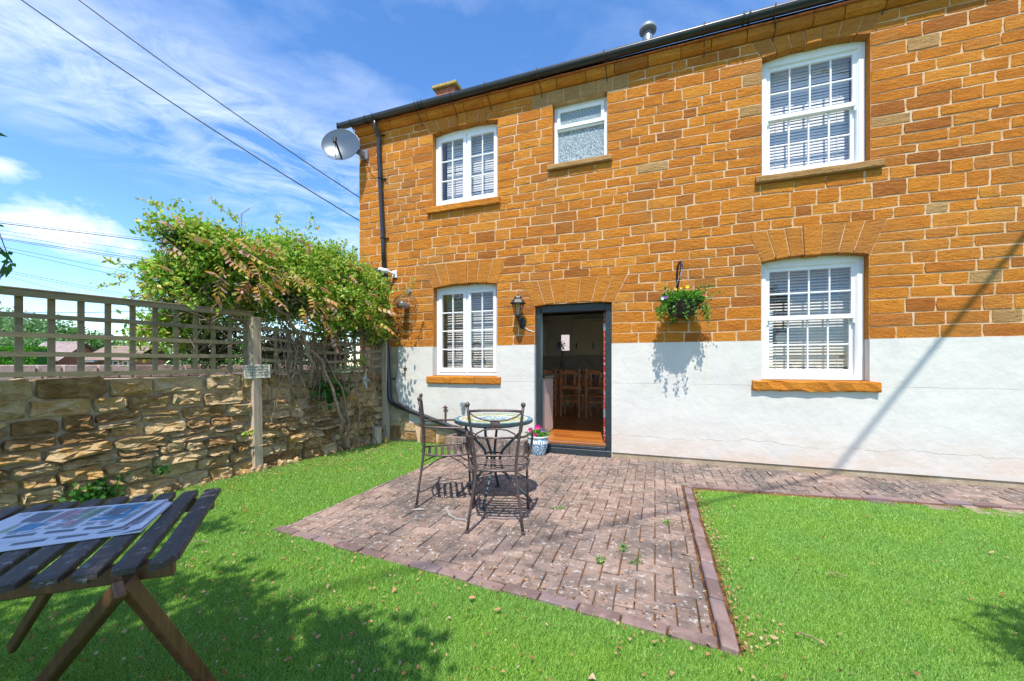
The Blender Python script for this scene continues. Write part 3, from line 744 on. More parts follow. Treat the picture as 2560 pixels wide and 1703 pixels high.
cw = part('roof_vent', MB().lathe([(.085, 6.5), (.085, 6.69), (.075, 6.70), (.075, 6.76)], 20, (-.11, 1.5, 0)), 'grey_metal', house, smooth=True)
part('vent_cowl', MB().lathe([(.075, 6.735), (.135, 6.735), (.137, 6.765), (.12, 6.81), (.08, 6.85), (.03, 6.868), (.002, 6.87)], 24, (-.11, 1.5, 0)), 'lead_grey', cw, smooth=True)

# --- gutter, brackets, downpipe
gz = lambda x: 5.232+(x+5)*.0055
GX0 = -4.98
prof = []
for k in range(9):
    q = math.pi+math.pi*k/8; prof.append((math.cos(q)*.057, math.sin(q)*.057))
prof = [(-.057, .02)]+prof+[(.057, .02)]
inner = [(a*.93, b*.93+.002) for a, b in prof][::-1]
pp = prof+inner; mb = MB(); k = len(pp)
xs_ = [GX0, -2, 1, 6.5]
for x in xs_: mb.v += [(x, -.152+a, gz(x)+b) for a, b in pp]
for i in range(len(xs_)-1):
    for j in range(k): mb.f.append((i*k+j, i*k+(j+1) % k, (i+1)*k+(j+1) % k, (i+1)*k+j)); mb.mi.append(0)
gut = part('gutter', mb, 'black_plastic', house, smooth=True)
part('gutter_end', MB().box(GX0-.008, GX0+.006, -.213, -.091, gz(GX0)-.062, gz(GX0)+.03), 'black_plastic', gut)
for x in (-3.42, -3.36, .97, 1.03, -4.42, -4.27):
    mb = MB(); pts = [(x, -.152+math.cos(math.pi+math.pi*k/8)*.062, gz(x)+math.sin(math.pi+math.pi*k/8)*.062) for k in range(9)]; mb.tube([(x, -.215, gz(x)+.03)]+pts+[(x, -.09, gz(x)+.03)], .009, 6)
    part('gutter_joint', mb, 'black_plastic', gut, smooth=True)
for x in (-4.72, -3.48, -2.86, -2.30, -1.52, -.62, .55, 1.28, 2.3):
    z = gz(x); mb = MB(); pts = [(x, -.152+math.cos(math.pi+math.pi*k/8)*.064, z+math.sin(math.pi+math.pi*k/8)*.064) for k in range(9)]
    mb.tube([(x, -.216, z+.035)]+pts, .006, 5); mb.tube([(x, -.15, z-.064), (x+.01, -.14, z-.10), (x+.015, -.05, z-.17), (x+.02, -.003, z-.25)], .006, 5)
    part('gutter_bracket', mb, 'rusty_iron', gut)
def px_lean(z): return -4.03-(z-.62)*.0545
pts = [(-4.262, -.15, 5.20), (-4.262, -.15, 5.10), (-4.255, -.135, 5.06), (-4.25, -.085, 4.97), (-4.245, -.06, 4.92)]
dp = part('downpipe', MB().tube(pts+[(px_lean(z)-.0, -.06, z) for z in (4.8, 4.0, 3.2, 2.75)], .034, 16), 'black_plastic', house, smooth=True)
part('lower_downpipe', MB().tube([(px_lean(2.6), -.075, 2.6), (px_lean(1.6), -.075, 1.6), (px_lean(.72), -.075, .72), (-4.02, -.075, .66), (-3.98, -.075, .61), (-3.90, -.076, .575), (-2.75, -.085, .245), (-2.55, -.10, .20), (-2.42, -.12, .14), (-2.38, -.13, .05)], .035, 16), 'black_plastic', dp, smooth=True)
for z, xx in ((5.0, -4.248), (4.28, None), (3.30, None), (2.0, None), (1.0, None)):
    x = xx if xx else px_lean(z)
    mb = MB().tube([(x+math.cos(q/12*2*math.pi)*.039, -.06+math.sin(q/12*2*math.pi)*.039, z) for q in range(12)], .008, 6, closed=True); mb.box(x+.03, x+.085, -.03, -.005, z-.008, z+.008)
    part('pipe_clip', mb, 'black_plastic', dp, smooth=False)
hp = part('hopper', MB().lathe([(.05, -.14), (.055, -.08), (.10, 0), (.10, .07), (.09, .07), (.09, .02), (.001, 0)], 4, (-4.14, -.105, 2.68)), 'black_plastic', dp)
part('waste_pipe', MB().tube([(-4.9, -.02, 2.80), (-4.5, -.07, 2.79), (-4.28, -.09, 2.78), (-4.22, -.10, 2.75), (-4.19, -.10, 2.70)], .028, 12), 'black_plastic', dp, smooth=True)

# --- white render, bare render and rubble at the foot
def slab(polys, y0, y1, name, mat, **k):
    mb = MB()
    for p in polys:
        n = len(p); mb.add([(x, y1, z) for x, z in p]+[(x, y0, z) for x, z in p], [tuple(range(n, 2*n))[::1], tuple(range(n))[::-1]]+[(i, (i+1) % n, n+(i+1) % n, n+i) for i in range(n)])
    return part(name, mb, mat, house, **k)
def slab_grid(rects, front, name, mat):
    """slab pieces without inner faces: front faces and outer rims only"""
    xs = sorted({v for r in rects for v in r[:2]}); zs = sorted({v for r in rects for v in r[2:]}); mb = MB()
    inside = lambda i, j: 0 <= i < len(xs)-1 and 0 <= j < len(zs)-1 and any(r[0] < (xs[i]+xs[i+1])/2 < r[1] and r[2] < (zs[j]+zs[j+1])/2 < r[3] for r in rects)
    T = .004
    for i in range(len(xs)-1):
        for j in range(len(zs)-1):
            if not inside(i, j): continue
            a, b, c, d = xs[i], xs[i+1], zs[j], zs[j+1]
            mb.add([(a, front, c), (b, front, c), (b, front, d), (a, front, d)], [(0, 1, 2, 3)])
            for (di, dj, e) in ((1, 0, [(b, front, c), (b, T, c), (b, T, d), (b, front, d)]), (-1, 0, [(a, front, c), (a, front, d), (a, T, d), (a, T, c)]),
                                (0, 1, [(a, front, d), (b, front, d), (b, T, d), (a, T, d)]), (0, -1, [(a, front, c), (a, T, c), (b, T, c), (b, front, c)])):
                if not inside(i+di, j+dj): mb.add(e, [(0, 1, 2, 3)])
    return part(name, mb, mat, house)
zb = .068; zt = 1.512; W5, W4 = WIN['ll'], WIN['lr']
slab_grid([(DOOR['x'][1], W4['x'][0], zb, zt), (W4['x'][0], W4['x'][1], zb, W4['z'][0]-.03), (W4['x'][1], HX1, zb, zt)], -.018, 'white_base', 'white_render')
slab_grid([(-3.70, W5['x'][0], .30, zt), (W5['x'][0], W5['x'][1], .30, W5['z'][0]-.03), (W5['x'][1], DOOR['x'][0], .30, zt), (-2.75, DOOR['x'][0], zb, .30)], -.018, 'white_base', 'white_render')
# ragged lower left edge of the white coat and grey render beyond it
slab([[(-3.92, zt), (-3.90, 1.2), (-3.95, .9), (-3.88, .62), (-3.70, .55), (-3.70, zt)], [(-3.701, .301), (-3.4, .30), (-3.70, .50)]], -.0185, .004, 'white_edge', 'white_render')
slab([[(HX0+.3, zt-.006), (HX0+.3, .30), (-4.2, .24), (-3.9, .30), (-3.62, .34), (-3.35, .27), (-3.15, .20), (-2.9, .16), (-2.7, .10), (-2.7, .50), (-3.5, .80), (-3.6, zt-.006)]], -.012, .004, 'grey_render', 'bare_render')
for a, b, c, d in ((-4.35, -4.1, .02, .22), (-4.08, -3.86, .03, .25), (-3.84, -3.55, .02, .16), (-3.82, -3.58, .17, .30), (-3.52, -3.2, .01, .22), (-3.18, -2.9, .0, .14)):
    mb = MB(); stone_geo(mb, (a, b, a+.01, b-.01, c, d), .012, .02, .006); part('rubble_stone', mb, 'rubble', house)
part('foot_course', MB().cbox(DOOR['x'][1]+.02, HX1, -.004, .05, -.05, .064, .006), 'bare_render', house)
# stone and white linings of the openings
for kx, w_ in WIN.items():
    for side, x in ((1, w_['x'][0]), (-1, w_['x'][1])):
        z0, z1 = w_['z'][0]-.03, w_['z'][1]+w_['rise']
        lo = 1.512 if z0 < 1.5 else z0
        a, b = (x-.002, x+.006) if side == 1 else (x-.006, x+.002)
        part('reveal', MB().box(a, b, .0025, FR-.002, lo, z1), 'ironstone', house)
        if z0 < 1.5: part('reveal', MB().box(a, b, -.0195, FR-.002, z0+.03, 1.511), 'white_render', house)
for x, sg in ((DOOR['x'][0], 1), (DOOR['x'][1], -1)):
    a, b = (x-.002, x+.006) if sg == 1 else (x-.006, x+.002)
    part('reveal', MB().box(a, b, .0025, FR-.003, 1.514, 2.07), 'ironstone', house)
    part('reveal', MB().box(a, b, -.0195, FR-.003, .0, 1.5115), 'white_render', house)

# --- sills
def sill(w_, mat, nseg, rough, proud=.06, lab=None):
    x0, x1, z0, z1 = w_['sill']; n = 16; mb = MB()
    cuts = [x0+(x1-x0)*k/nseg for k in range(nseg+1)]
    for k in range(nseg):
        a, b = cuts[k]+.003*(k > 0), cuts[k+1]-.003*(k < nseg-1); m_ = max(3, int((b-a)/.07)); o = MB()
        rows = [(FR-.003, z1), (-proud+.012, z1-.008), (-proud, z1-.02), (-proud, z0+.014), (-proud+.012, z0), (.0, z0)]
        for i in range(m_+1):
            x = a+(b-a)*i/m_
            for (y, z) in rows: o.v.append((x+random.uniform(-.002, .002), y+random.uniform(-rough, rough)*(y < 0), z+random.uniform(-rough, rough)*.8*(y < 0.05)))
        r = len(rows)
        for i in range(m_):
            for j in range(r-1): o.f.append((i*r+j, i*r+j+1, (i+1)*r+j+1, (i+1)*r+j)); o.mi.append(0)
        o.f += [tuple(range(r)), tuple(m_*r+j for j in range(r))[::-1]]; o.mi += [0, 0]
        part('window_sill', o, mat, house, label=lab)
sill(WIN['ul'], 'ironstone', 1, .004); sill(WIN['um'], 'greystone', 1, .002, lab='grey concrete window sill'); sill(WIN['ur'], 'greystone', 1, .002)
sill(WIN['lr'], 'ironstone', 1, .011, .065, 'rough crumbling stone sill'); sill(WIN['ll'], 'ironstone', 3, .004)

# --- windows: part window, sub-parts frame, sash, glazing_bar, pane
def bars_rect(mb, x0, x1, y0, y1, z0, z1, t, tb=None, tt=None, ch=.003):
    tb = tb or t; tt = tt or t
    mb.cbox(x0, x0+t, y0, y1, z0, z1, ch); mb.cbox(x1-t, x1, y0, y1, z0, z1, ch)
    mb.cbox(x0+t-.001, x1-t+.001, y0+.001, y1-.001, z0, z0+tb, ch); mb.cbox(x0+t-.001, x1-t+.001, y0+.001, y1-.001, z1-tt, z1, ch)
def lights(win, x0, x1, y, z0, z1, nx, nz, bw=.018, mat='window_glass'):
    for i in range(1, nx):
        x = x0+(x1-x0)*i/nx; part('glazing_bar', MB().cbox(x-bw/2, x+bw/2, y-.012, y+.014, z0, z1, .003), 'white_paint', win)
    for j in range(1, nz):
        z = z0+(z1-z0)*j/nz
        for i in range(nx):
            a = x0+(x1-x0)*i/nx+(bw/2 if i else 0); b = x0+(x1-x0)*(i+1)/nx-(bw/2 if i < nx-1 else 0)
            part('glazing_bar', MB().cbox(a-.001, b+.001, y-.010, y+.012, z-bw/2, z+bw/2, .003), 'white_paint', win)
    for i in range(nx):
        for j in range(nz):
            a = x0+(x1-x0)*i/nx; b = x0+(x1-x0)*(i+1)/nx; c = z0+(z1-z0)*j/nz; d = z0+(z1-z0)*(j+1)/nz
            tx, tz = random.gauss(0, .0012), random.gauss(0, .0012)
            part('pane', MB().add([(a+.004, y+tx, c+.004), (b-.004, y-tx, c+.004), (b-.004, y-tx+tz, d-.004), (a+.004, y+tx+tz, d-.004)], [(0, 1, 2, 3)]), mat, win)
def blind(x0, x1, z0, z1, y, mat, label, pitch=.036, tilt=35, group=None):
    t = thing('venetian_blind', label, 'blind', ((x0+x1)/2, y, z0), group=group)
    part('head_rail', MB().box(x0, x1, y-.015, y+.02, z1-.03, z1), mat, t)
    z = z0+.02; me = None
    M0 = Matrix.Rotation(R(tilt), 4, 'X')
    smb = MB()
    pr = [(-.019, -.002), (-.006, .0015), (.006, .0015), (.019, -.002)]
    vs = [tuple(M0 @ Vector((x, p, q))) for x in (x0, x1) for p, q in pr]
    smb.add(vs, [(0, 1, 5, 4), (1, 2, 6, 5), (2, 3, 7, 6)]); me = smb.mesh('slat', mat)
    while z < z1-.04:
        o = part('slat', me, mat, t, local=True); o.location = (-(x0+x1)/2, 0, z-z0); o.rotation_euler = (random.gauss(0, .03), random.gauss(0, .0015), 0); z += pitch
    for x in (x0+.12, x1-.12): part('cord', MB().tube([(x, y-.022, z0), (x, y-.022, z1)], .0015, 4), mat, t)
    part('bottom_rail', MB().box(x0, x1, y-.015, y+.015, z0-.012, z0+.006), mat, t)
    return t
def casement(key, nz):
    w_ = WIN[key]; x0, x1 = w_['x'][0]+.007, w_['x'][1]-.007; z0, z1 = w_['z'][0], w_['z'][1]+w_['rise']
    win = sub_empty('window', house); y = FR
    fr = MB(); bars_rect(fr, x0, x1, y, y+.09, z0, z1, .045, .05, .085); xm = (x0+x1)/2
    fr.cbox(xm-.012, xm+.012, y+.004, y+.06, z0+.04, z1-.08, .002)
    part('frame', fr, 'white_paint', win)
    for a, b in ((x0+.047, xm-.013), (xm+.013, x1-.047)):
        s_ = MB(); bars_rect(s_, a, b, y-.008, y+.038, z0+.052, z1-.087, .052, .068, .05); part('casement', s_, 'white_paint', win)
        lights(win, a+.052, b-.052, y+.016, z0+.12, z1-.137, 2, nz)
    return win
def sashwin(key):
    w_ = WIN[key]; x0, x1 = w_['x'][0]+.007, w_['x'][1]-.007; z0, z1 = w_['z'][0], w_['z'][1]+w_['rise']
    win = sub_empty('window', house); y = FR
    fr = MB(); bars_rect(fr, x0, x1, y, y+.13, z0, z1, .062, .05, .10)
    bars_rect(fr, x0+.058, x1-.058, y+.012, y+.10, z0+.04, z1-.09, .016, .012, .018)
    part('frame', fr, 'white_paint', win)
    a, b = x0+.072, x1-.072; zm = (z0+z1)/2+.005; zt_ = z1-.108
    up = MB(); bars_rect(up, a, b, y+.020, y+.058, zm-.02, zt_, .038, .052, .042); part('upper_sash', up, 'white_paint', win)
    lo = MB(); bars_rect(lo, a, b, y+.062, y+.100, z0+.045, zm+.02, .042, .075, .04); part('lower_sash', lo, 'white_paint', win)
    for x in (a+.008, b-.008): part('sash_horn', MB().cbox(x-.012, x+.012, y+.022, y+.056, zm-.075, zm-.018, .006), 'white_paint', win)
    lights(win, a+.038, b-.038, y+.038, zm+.032, zt_-.042, 4, 2, .017)
    lights(win, a+.042, b-.042, y+.080, z0+.12, zm-.02, 4, 2, .017)
    return win
casement('ul', 3); casement('ll', 4); sashwin('ur'); sashwin('lr')
w_ = WIN['um']; x0, x1 = w_['x'][0]+.007, w_['x'][1]-.007; z0, z1 = w_['z']; win = sub_empty('window', house)
fr = MB(); bars_rect(fr, x0, x1, FR, FR+.09, z0, z1+.01, .05, .06, .06); fr.cbox(x0+.05, x1-.05, FR+.002, FR+.06, z0+.50, z0+.545, .003); part('frame', fr, 'white_paint', win)
s_ = MB(); bars_rect(s_, x0+.045, x1-.045, FR-.02, FR+.02, z0+.53, z1-.045, .045, .05, .05); part('top_vent', s_, 'white_paint', win)
part('pane', MB().box(x0+.05, x1-.05, FR+.03, FR+.036, z0+.06, z0+.50), 'frosted_glass', win); part('pane', MB().box(x0+.08, x1-.08, FR+.0, FR+.006, z0+.57, z1-.09), 'frosted_glass', win)
blind(-3.15, -2.74, 3.80, 4.80, .235, 'slat_white', 'white venetian blind behind the left casement of the upper left window', tilt=72)
blind(-2.72, -2.31, 3.80, 4.80, .235, 'slat_white', 'white venetian blind behind the right casement of the upper left window', tilt=72)
blind(-3.14, -2.74, 1.16, 2.42, .235, 'slat_taupe', 'taupe venetian blind behind the left casement of the window beside the door', tilt=42)
blind(-2.72, -2.32, 1.16, 2.42, .235, 'slat_taupe', 'taupe venetian blind behind the right casement of the window beside the door', tilt=42)
blind(1.27, 2.13, 3.54, 4.80, .27, 'slat_white', 'white venetian blind in the tall upper sash window on the right', tilt=70)
blind(1.27, 2.13, 1.13, 2.40, .27, 'slat_taupe', 'taupe venetian blind in the lower sash window above the rough sill', tilt=42)

# --- door frame, open red door, step
fr = MB(); dx0, dx1 = DOOR['x'][0]+.007, DOOR['x'][1]-.007
fr.cbox(dx0, dx0+.068, .06, .17, .0, 2.05, .004); fr.cbox(dx1-.085, dx1, .06, .17, .0, 2.05, .004); fr.cbox(dx0+.084, dx1-.084, .061, .169, 1.972, 2.07, .004)
df = part('door_frame', fr, 'door_frame_paint', house)
part('threshold', MB().cbox(dx0+.05, dx1-.08, -.028, .064, .085, .125, .006).cbox(dx0-.002, dx1+.0, -.05, .05, -.02, .083, .008), 'door_frame_paint', df)
part('door_step', MB().cbox(dx0+.086, dx1-.086, .0665, .075, .09, .152, .002), 'lead_grey', df)
dl = part('door', MB().cbox(dx1-.128, dx1-.0865, .172, 1.02, .165, 1.965, .003), 'red_paint', house, label='red painted door with chipped edge standing open')
part('door_hinge', MB().box(dx1-.13, dx1-.085, .1705, .1715, .5, .62).box(dx1-.13, dx1-.085, .1705, .1715, 1.7, 1.80), 'grey_metal', dl)
# ================================================================== INSIDE THE KITCHEN
def kitchen_chair(loc, rz, label):
    t = thing('dining_chair', label, 'chair', loc, rz, 'wooden kitchen chairs along the table')
    for x in (-.19, .19):
        part('leg', MB().beam((x, -.19, 0), (x, -.19, 1.0), .042, .036, (0, 1, 0), ch=.005), 'pine_chair', t, True)
        part('leg', MB().beam((x, .19, 0), (x, .19, .42), .042, .042, (0, 1, 0), ch=.005), 'pine_chair', t, True)
    part('seat', MB().cbox(-.22, .22, -.21, .22, .42, .45, .006), 'pine_chair', t, True)
    part('back_rail', MB().cbox(-.17, .17, -.205, -.175, .58, .63, .004), 'pine_chair', t, True); part('stretcher', MB().cbox(-.17, .17, -.205, -.175, .30, .34, .004), 'pine_chair', t, True); b = MB()
    for k in range(9):
        x = -.17+k*.034; z = .95+.035*math.cos((k-4)*.75)*.6; b.box(x, x+.035, -.206, -.174, .88, z)
    b.cbox(-.11, -.08, -.204, -.176, .63, .89, .003).cbox(.08, .11, -.204, -.176, .63, .89, .003)
    part('backrest', b, 'pine_chair', t, True)
    for k in range(4):
        x = -.05+k*.034; part('spindle', MB().lathe([(.006, .64), (.011, .70), (.006, .76), (.011, .82), (.006, .88)], 6, (x, -.19, 0)), 'dark_top', t, True)
    return t
FZ = .15
kitchen_chair((-2.17, 2.92, FZ), R(4), 'wooden dining chair nearest the white beadboard panel, partly hidden')
kitchen_chair((-1.66, 2.92, FZ), 0, 'wooden dining chair in the middle of the doorway view')
kitchen_chair((-1.12, 2.86, FZ), R(-3), 'wooden dining chair seen next to the red door edge')
kitchen_chair((-2.05, 4.08, FZ), R(180), 'wooden chair on the far side of the kitchen table, left')
kitchen_chair((-1.45, 4.08, FZ), R(180), 'wooden chair on the far side of the kitchen table, right')
t = thing('dining_table', 'dark wooden dining table behind the kitchen chairs', 'table', (-1.6, 3.5, FZ))
part('tabletop', MB().cbox(-2.6, -.60, 3.12, 3.88, FZ+.73, FZ+.765, .005), 'pine_chair', t); part('apron', MB().box(-2.5, -.7, 3.2, 3.8, FZ+.64, FZ+.729), 'pine_chair', t)
for x in (-2.45, -.8):
    for y in (3.22, 3.78): part('leg', MB().lathe([(.03, 0), (.045, .08), (.03, .15), (.045, .3), (.03, .38), (.05, .5), (.04, .64)], 10, (x, y, FZ)), 'pine_chair', t, smooth=True)
t = thing('wall_cupboard', 'cream wall cupboard with two doors and black handles', 'cupboard', (-1.6, 5.0, 1.5))
part('carcass', MB().box(-2.04, -1.02, 4.90, 5.195, 1.48, 2.36), 'cream_cupboard', t); part('cornice', MB().cbox(-2.07, -1.0, 4.84, 5.197, 2.362, 2.42, .01), 'cream_cupboard', t)
for x in (-2.03, -1.60):
    d_ = MB(); bars_rect(d_, x, x+.425, 4.874, 4.897, 1.49, 2.35, .06); d_.box(x+.06, x+.365, 4.885, 4.896, 1.55, 2.29); dd = part('door', d_, 'cream_cupboard', t)
    part('handle', MB().cbox(x+.09, x+.115, 4.852, 4.872, 1.64, 1.80, .005), 'dark_top', dd)
t = thing('wall_cupboard', 'cream cupboard at the left edge of the doorway view', 'cupboard', (-2.9, 4.6, 1.5))
part('carcass', MB().box(-3.5, -2.78, 4.4, 5.19, 1.45, 2.30), 'cream_cupboard', t); part('cornice', MB().cbox(-3.5, -2.72, 4.34, 5.19, 2.301, 2.36, .01), 'cream_cupboard', t)
t = thing('worktop_unit', 'white beadboard end panel with dark worktop just inside the door', 'counter', (-1.75, .7, FZ))
mb = MB(); y = .46
mb.box(-2.0, -1.60, .46, .98, FZ, FZ+.87)
while y < .975: mb.cbox(-1.5995, -1.592, y+.003, y+.052, FZ+.02, FZ+.86, .003); y += .055
part('beadboard_panel', mb, 'beadboard', t, kind='stuff'); part('worktop', MB().cbox(-2.03, -1.57, .44, 1.0, FZ+.871, FZ+.91, .004), 'dark_top', t)
part('splashback', MB().box(-3.6, -1.01, 5.185, 5.1985, 1.05, 1.47), 'splash_tile', house)
t = thing('base_cupboards', 'row of low kitchen units along the back wall under the splashback', 'cupboard', (-1, 5, FZ))
part('carcass', MB().box(-3.6, -1.0, 4.62, 5.184, FZ, FZ+.86), 'cream_cupboard', t); part('worktop', MB().cbox(-3.6, -.98, 4.58, 5.184, FZ+.861, FZ+.90, .004), 'dark_top', t)
for y in (1.6, 2.9, 4.2): part('ceiling_beam', MB().cbox(-3.69, 2.99, y, y+.16, 2.47, 2.60, .01), 'dark_beam', house)
for x0_, x1_, z0_, z1_ in ((-2.45, -2.15, 1.58, 2.08), (-1.0, 2.6, .2, 2.5)):  # second one is an unseen glazed opening added to bring daylight into the kitchen
    wn = sub_empty('window', house); mb = MB(); bars_rect(mb, x0_, x1_, 5.22, 5.27, z0_, z1_, .035); part('frame', mb, 'white_paint', wn); part('pane', MB().box(x0_+.04, x1_-.04, 5.24, 5.244, z0_+.04, z1_-.04), 'window_glass', wn)
t = thing('flower_vase', 'dark vase of purple flowers in front of the small kitchen window', 'vase', (-2.3, 4.9, FZ+.9))
part('vase', MB().lathe([(.04, 1.05), (.05, 1.25), (.025, 1.45), (.03, 1.60)], 14, (-2.30, 4.85, 0)), 'lead_grey', t, smooth=True)
P = rng.normal(size=(160, 3))*.05+np.array([-2.33, 4.85, 1.74]); part('flowers', leaves_mesh('flowers', P, rng.uniform(.02, .05, 160), ['blossom_purple'], .8), None, t, kind='stuff')
t = thing('neighbour_wall', 'pale pink rendered wall seen through the small kitchen window', 'wall', (-3.5, 9.5, 0)); part('wall_face', MB().box(-6.5, -1.5, 9.5, 9.7, -.1, 3.0), 'pink_wall', t)

# ================================================================== THINGS ON THE FACADE
def sat_dish():
    c = Vector((-4.79, -.33, 4.80)); n = Vector((.36, -.90, .17)).normalized()
    t = thing('satellite_dish', 'grey satellite dish on the corner of the house below the gutter end', 'satellite dish', c)
    q = n.to_track_quat('Z', 'Y').to_matrix().to_4x4()
    prof = [(0.0005, -.055)]+[(.30*k/8, -.055+.06*(k/8)**2) for k in range(1, 9)]
    back = [(a, b-.004) for a, b in prof][::-1]
    mb = MB(); M = Matrix.Translation(c) @ q @ Matrix.Diagonal((1.0, .92, 1, 1)); mb.lathe(prof+[(.305, .008), (.308, .0)]+back, 40, M=M)
    part('reflector', mb, 'dish_metal', t, smooth=True)
    up = (q @ Vector((0, 1, 0))).to_3d(); dn = -1 if up.z > 0 else 1
    foot = c+up*dn*.27+n*.0; tip = c+up*dn*.06+n*.36
    tip = pix(838, 352, 6.1)
    foot = c+Vector((.03, 0, -.235))+n*.02
    a = part('feed_arm', MB().beam(foot, tip, .022, .03, n, ch=.003), 'cable_black', t)
    part('feed_horn', MB().tube([tip+Vector((-.0, -.01, -.03)), tip+Vector((-.005, .0, .05))], .028, 10), 'cable_black', a); part('feed_cable', MB().tube([tip, tip+Vector((-.02, .02, -.12)), foot+Vector((-.07, -.05, -.03)), foot], .005, 6), 'cable_black', a)
    b = c-n*.07
    part('mount', MB().tube([b, b+Vector((.10, .12, -.02)), (-4.58, -.03, 4.74)], .022, 8).cbox(-4.64, -4.50, -.04, -.006, 4.66, 4.82, .004).box(-4.62, -4.55, -.15, -.04, 4.70, 4.78), 'lead_grey', t)
    part('cable', MB().tube([(-4.55, -.05, 4.70), (-4.42, -.10, 4.55), (-4.26, -.10, 4.42), (-4.20, -.015, 4.30), (-4.1, -.01, 4.18)], .005, 5), 'cable_black', t)
sat_dish()
t = thing('floodlight', 'white wall mounted light beside the downpipe above the vine', 'light', (-4.02, -.05, 2.72))
part('body', MB().tube([(-4.17, -.16, 2.76), (-4.03, -.12, 2.73)], .038, 14), 'white_plastic', t, smooth=True); part('bracket', MB().tube([(-4.03, -.12, 2.73), (-3.97, -.05, 2.70), (-3.97, .0, 2.70)], .018, 8).cbox(-4.02, -3.93, -.03, -.004, 2.64, 2.76, .004), 'white_plastic', t)
# flue with wire guard
fc = Vector((-3.74, 0, 2.17)); t = thing('boiler_flue', 'grey boiler flue inside a rusty domed wire guard left of the window', 'flue', fc)
part('flue_pipe', MB().lathe([(.05, .0), (.05, .16), (.035, .165), (.035, .02)], 18, fc, Matrix.Rotation(R(90), 4, 'X')), 'grey_metal', t, smooth=True)
part('flue_cap', MB().lathe([(.062, .165), (.062, .20), (.02, .215), (.001, .215)], 18, fc, Matrix.Rotation(R(90), 4, 'X')), 'grey_metal', t, smooth=True)
mb = MB(); rr = .195
for k in range(20):
    q = 2*math.pi*k/20; mb.tube([fc+Vector((math.cos(q)*rr*math.cos(e), -.02-.25*math.sin(e), math.sin(q)*rr*math.cos(e))) for e in [i*math.pi/2/7 for i in range(8)]], .0028, 3, False)
for e in [i*math.pi/2/9 for i in range(9)]: mb.tube([fc+Vector((math.cos(q)*rr*math.cos(e), -.02-.25*math.sin(e), math.sin(q)*rr*math.cos(e))) for q in [2*math.pi*k/26 for k in range(26)]], .0026, 3, closed=True)
part('wire_guard', mb, 'rusty_iron', t)
# lantern
def lantern():
    c = Vector((-1.795, 0, 1.83)); t = thing('wall_lantern', 'black coach lantern on a curved wall bracket left of the door', 'lantern', c)
    part('back_plate', MB().lathe([(.001, .0), (.06, .0), (.05, .02), (.02, .035), (.001, .035)], 8, c+Vector((0, -.005, 0)), Matrix.Rotation(R(90), 4, 'X') @ Matrix.Diagonal((.9, 1.5, 1, 1))), 'black_plastic', t, smooth=True)
    part('arm', MB().tube([c+Vector((0, -.03, .03)), c+Vector((-.005, -.09, -.01)), c+Vector((-.01, -.15, .02)), c+Vector((-.01, -.17, .07))], [.018, .016, .016, .02], 10), 'black_plastic', t, smooth=True)
    b = c+Vector((-.01, -.17, .075)); rot = Matrix.Rotation(R(20), 4, 'Z')
    part('glazing', MB().lathe([(.042, .02), (.082, .185)], 6, b, rot), 'lantern_glass', t)
    fr = MB()
    for k in range(6):
        q = 2*math.pi*k/6+R(20); fr.tube([b+Vector((math.cos(q)*.043, math.sin(q)*.043, .02)), b+Vector((math.cos(q)*.084, math.sin(q)*.084, .19))], .005, 5)
    fr.lathe([(.001, -.02), (.03, -.015), (.047, .01), (.045, .03), (.03, .03)], 6, b, rot)
    part('cage', fr, 'black_plastic', t)
    part('lantern_roof', MB().lathe([(.108, .178), (.110, .188), (.075, .235), (.055, .25), (.056, .262), (.04, .285), (.012, .295), (.012, .31), (.006, .325), (.001, .327)], 6, b, rot), 'black_plastic', t)
    part('lamp_holder', MB().tube([b+Vector((0, 0, .02)), b+Vector((0, 0, .07))], .014, 8).tube([b+Vector((0, 0, .07)), b+Vector((0, 0, .13))], .02, 8), 'white_plastic', t)
    part('cable', MB().tube([c+Vector((.03, -.01, -.06)), c+Vector((.10, -.012, -.11)), c+Vector((.18, -.0, -.13))], .006, 5), 'white_plastic', t)
lantern()
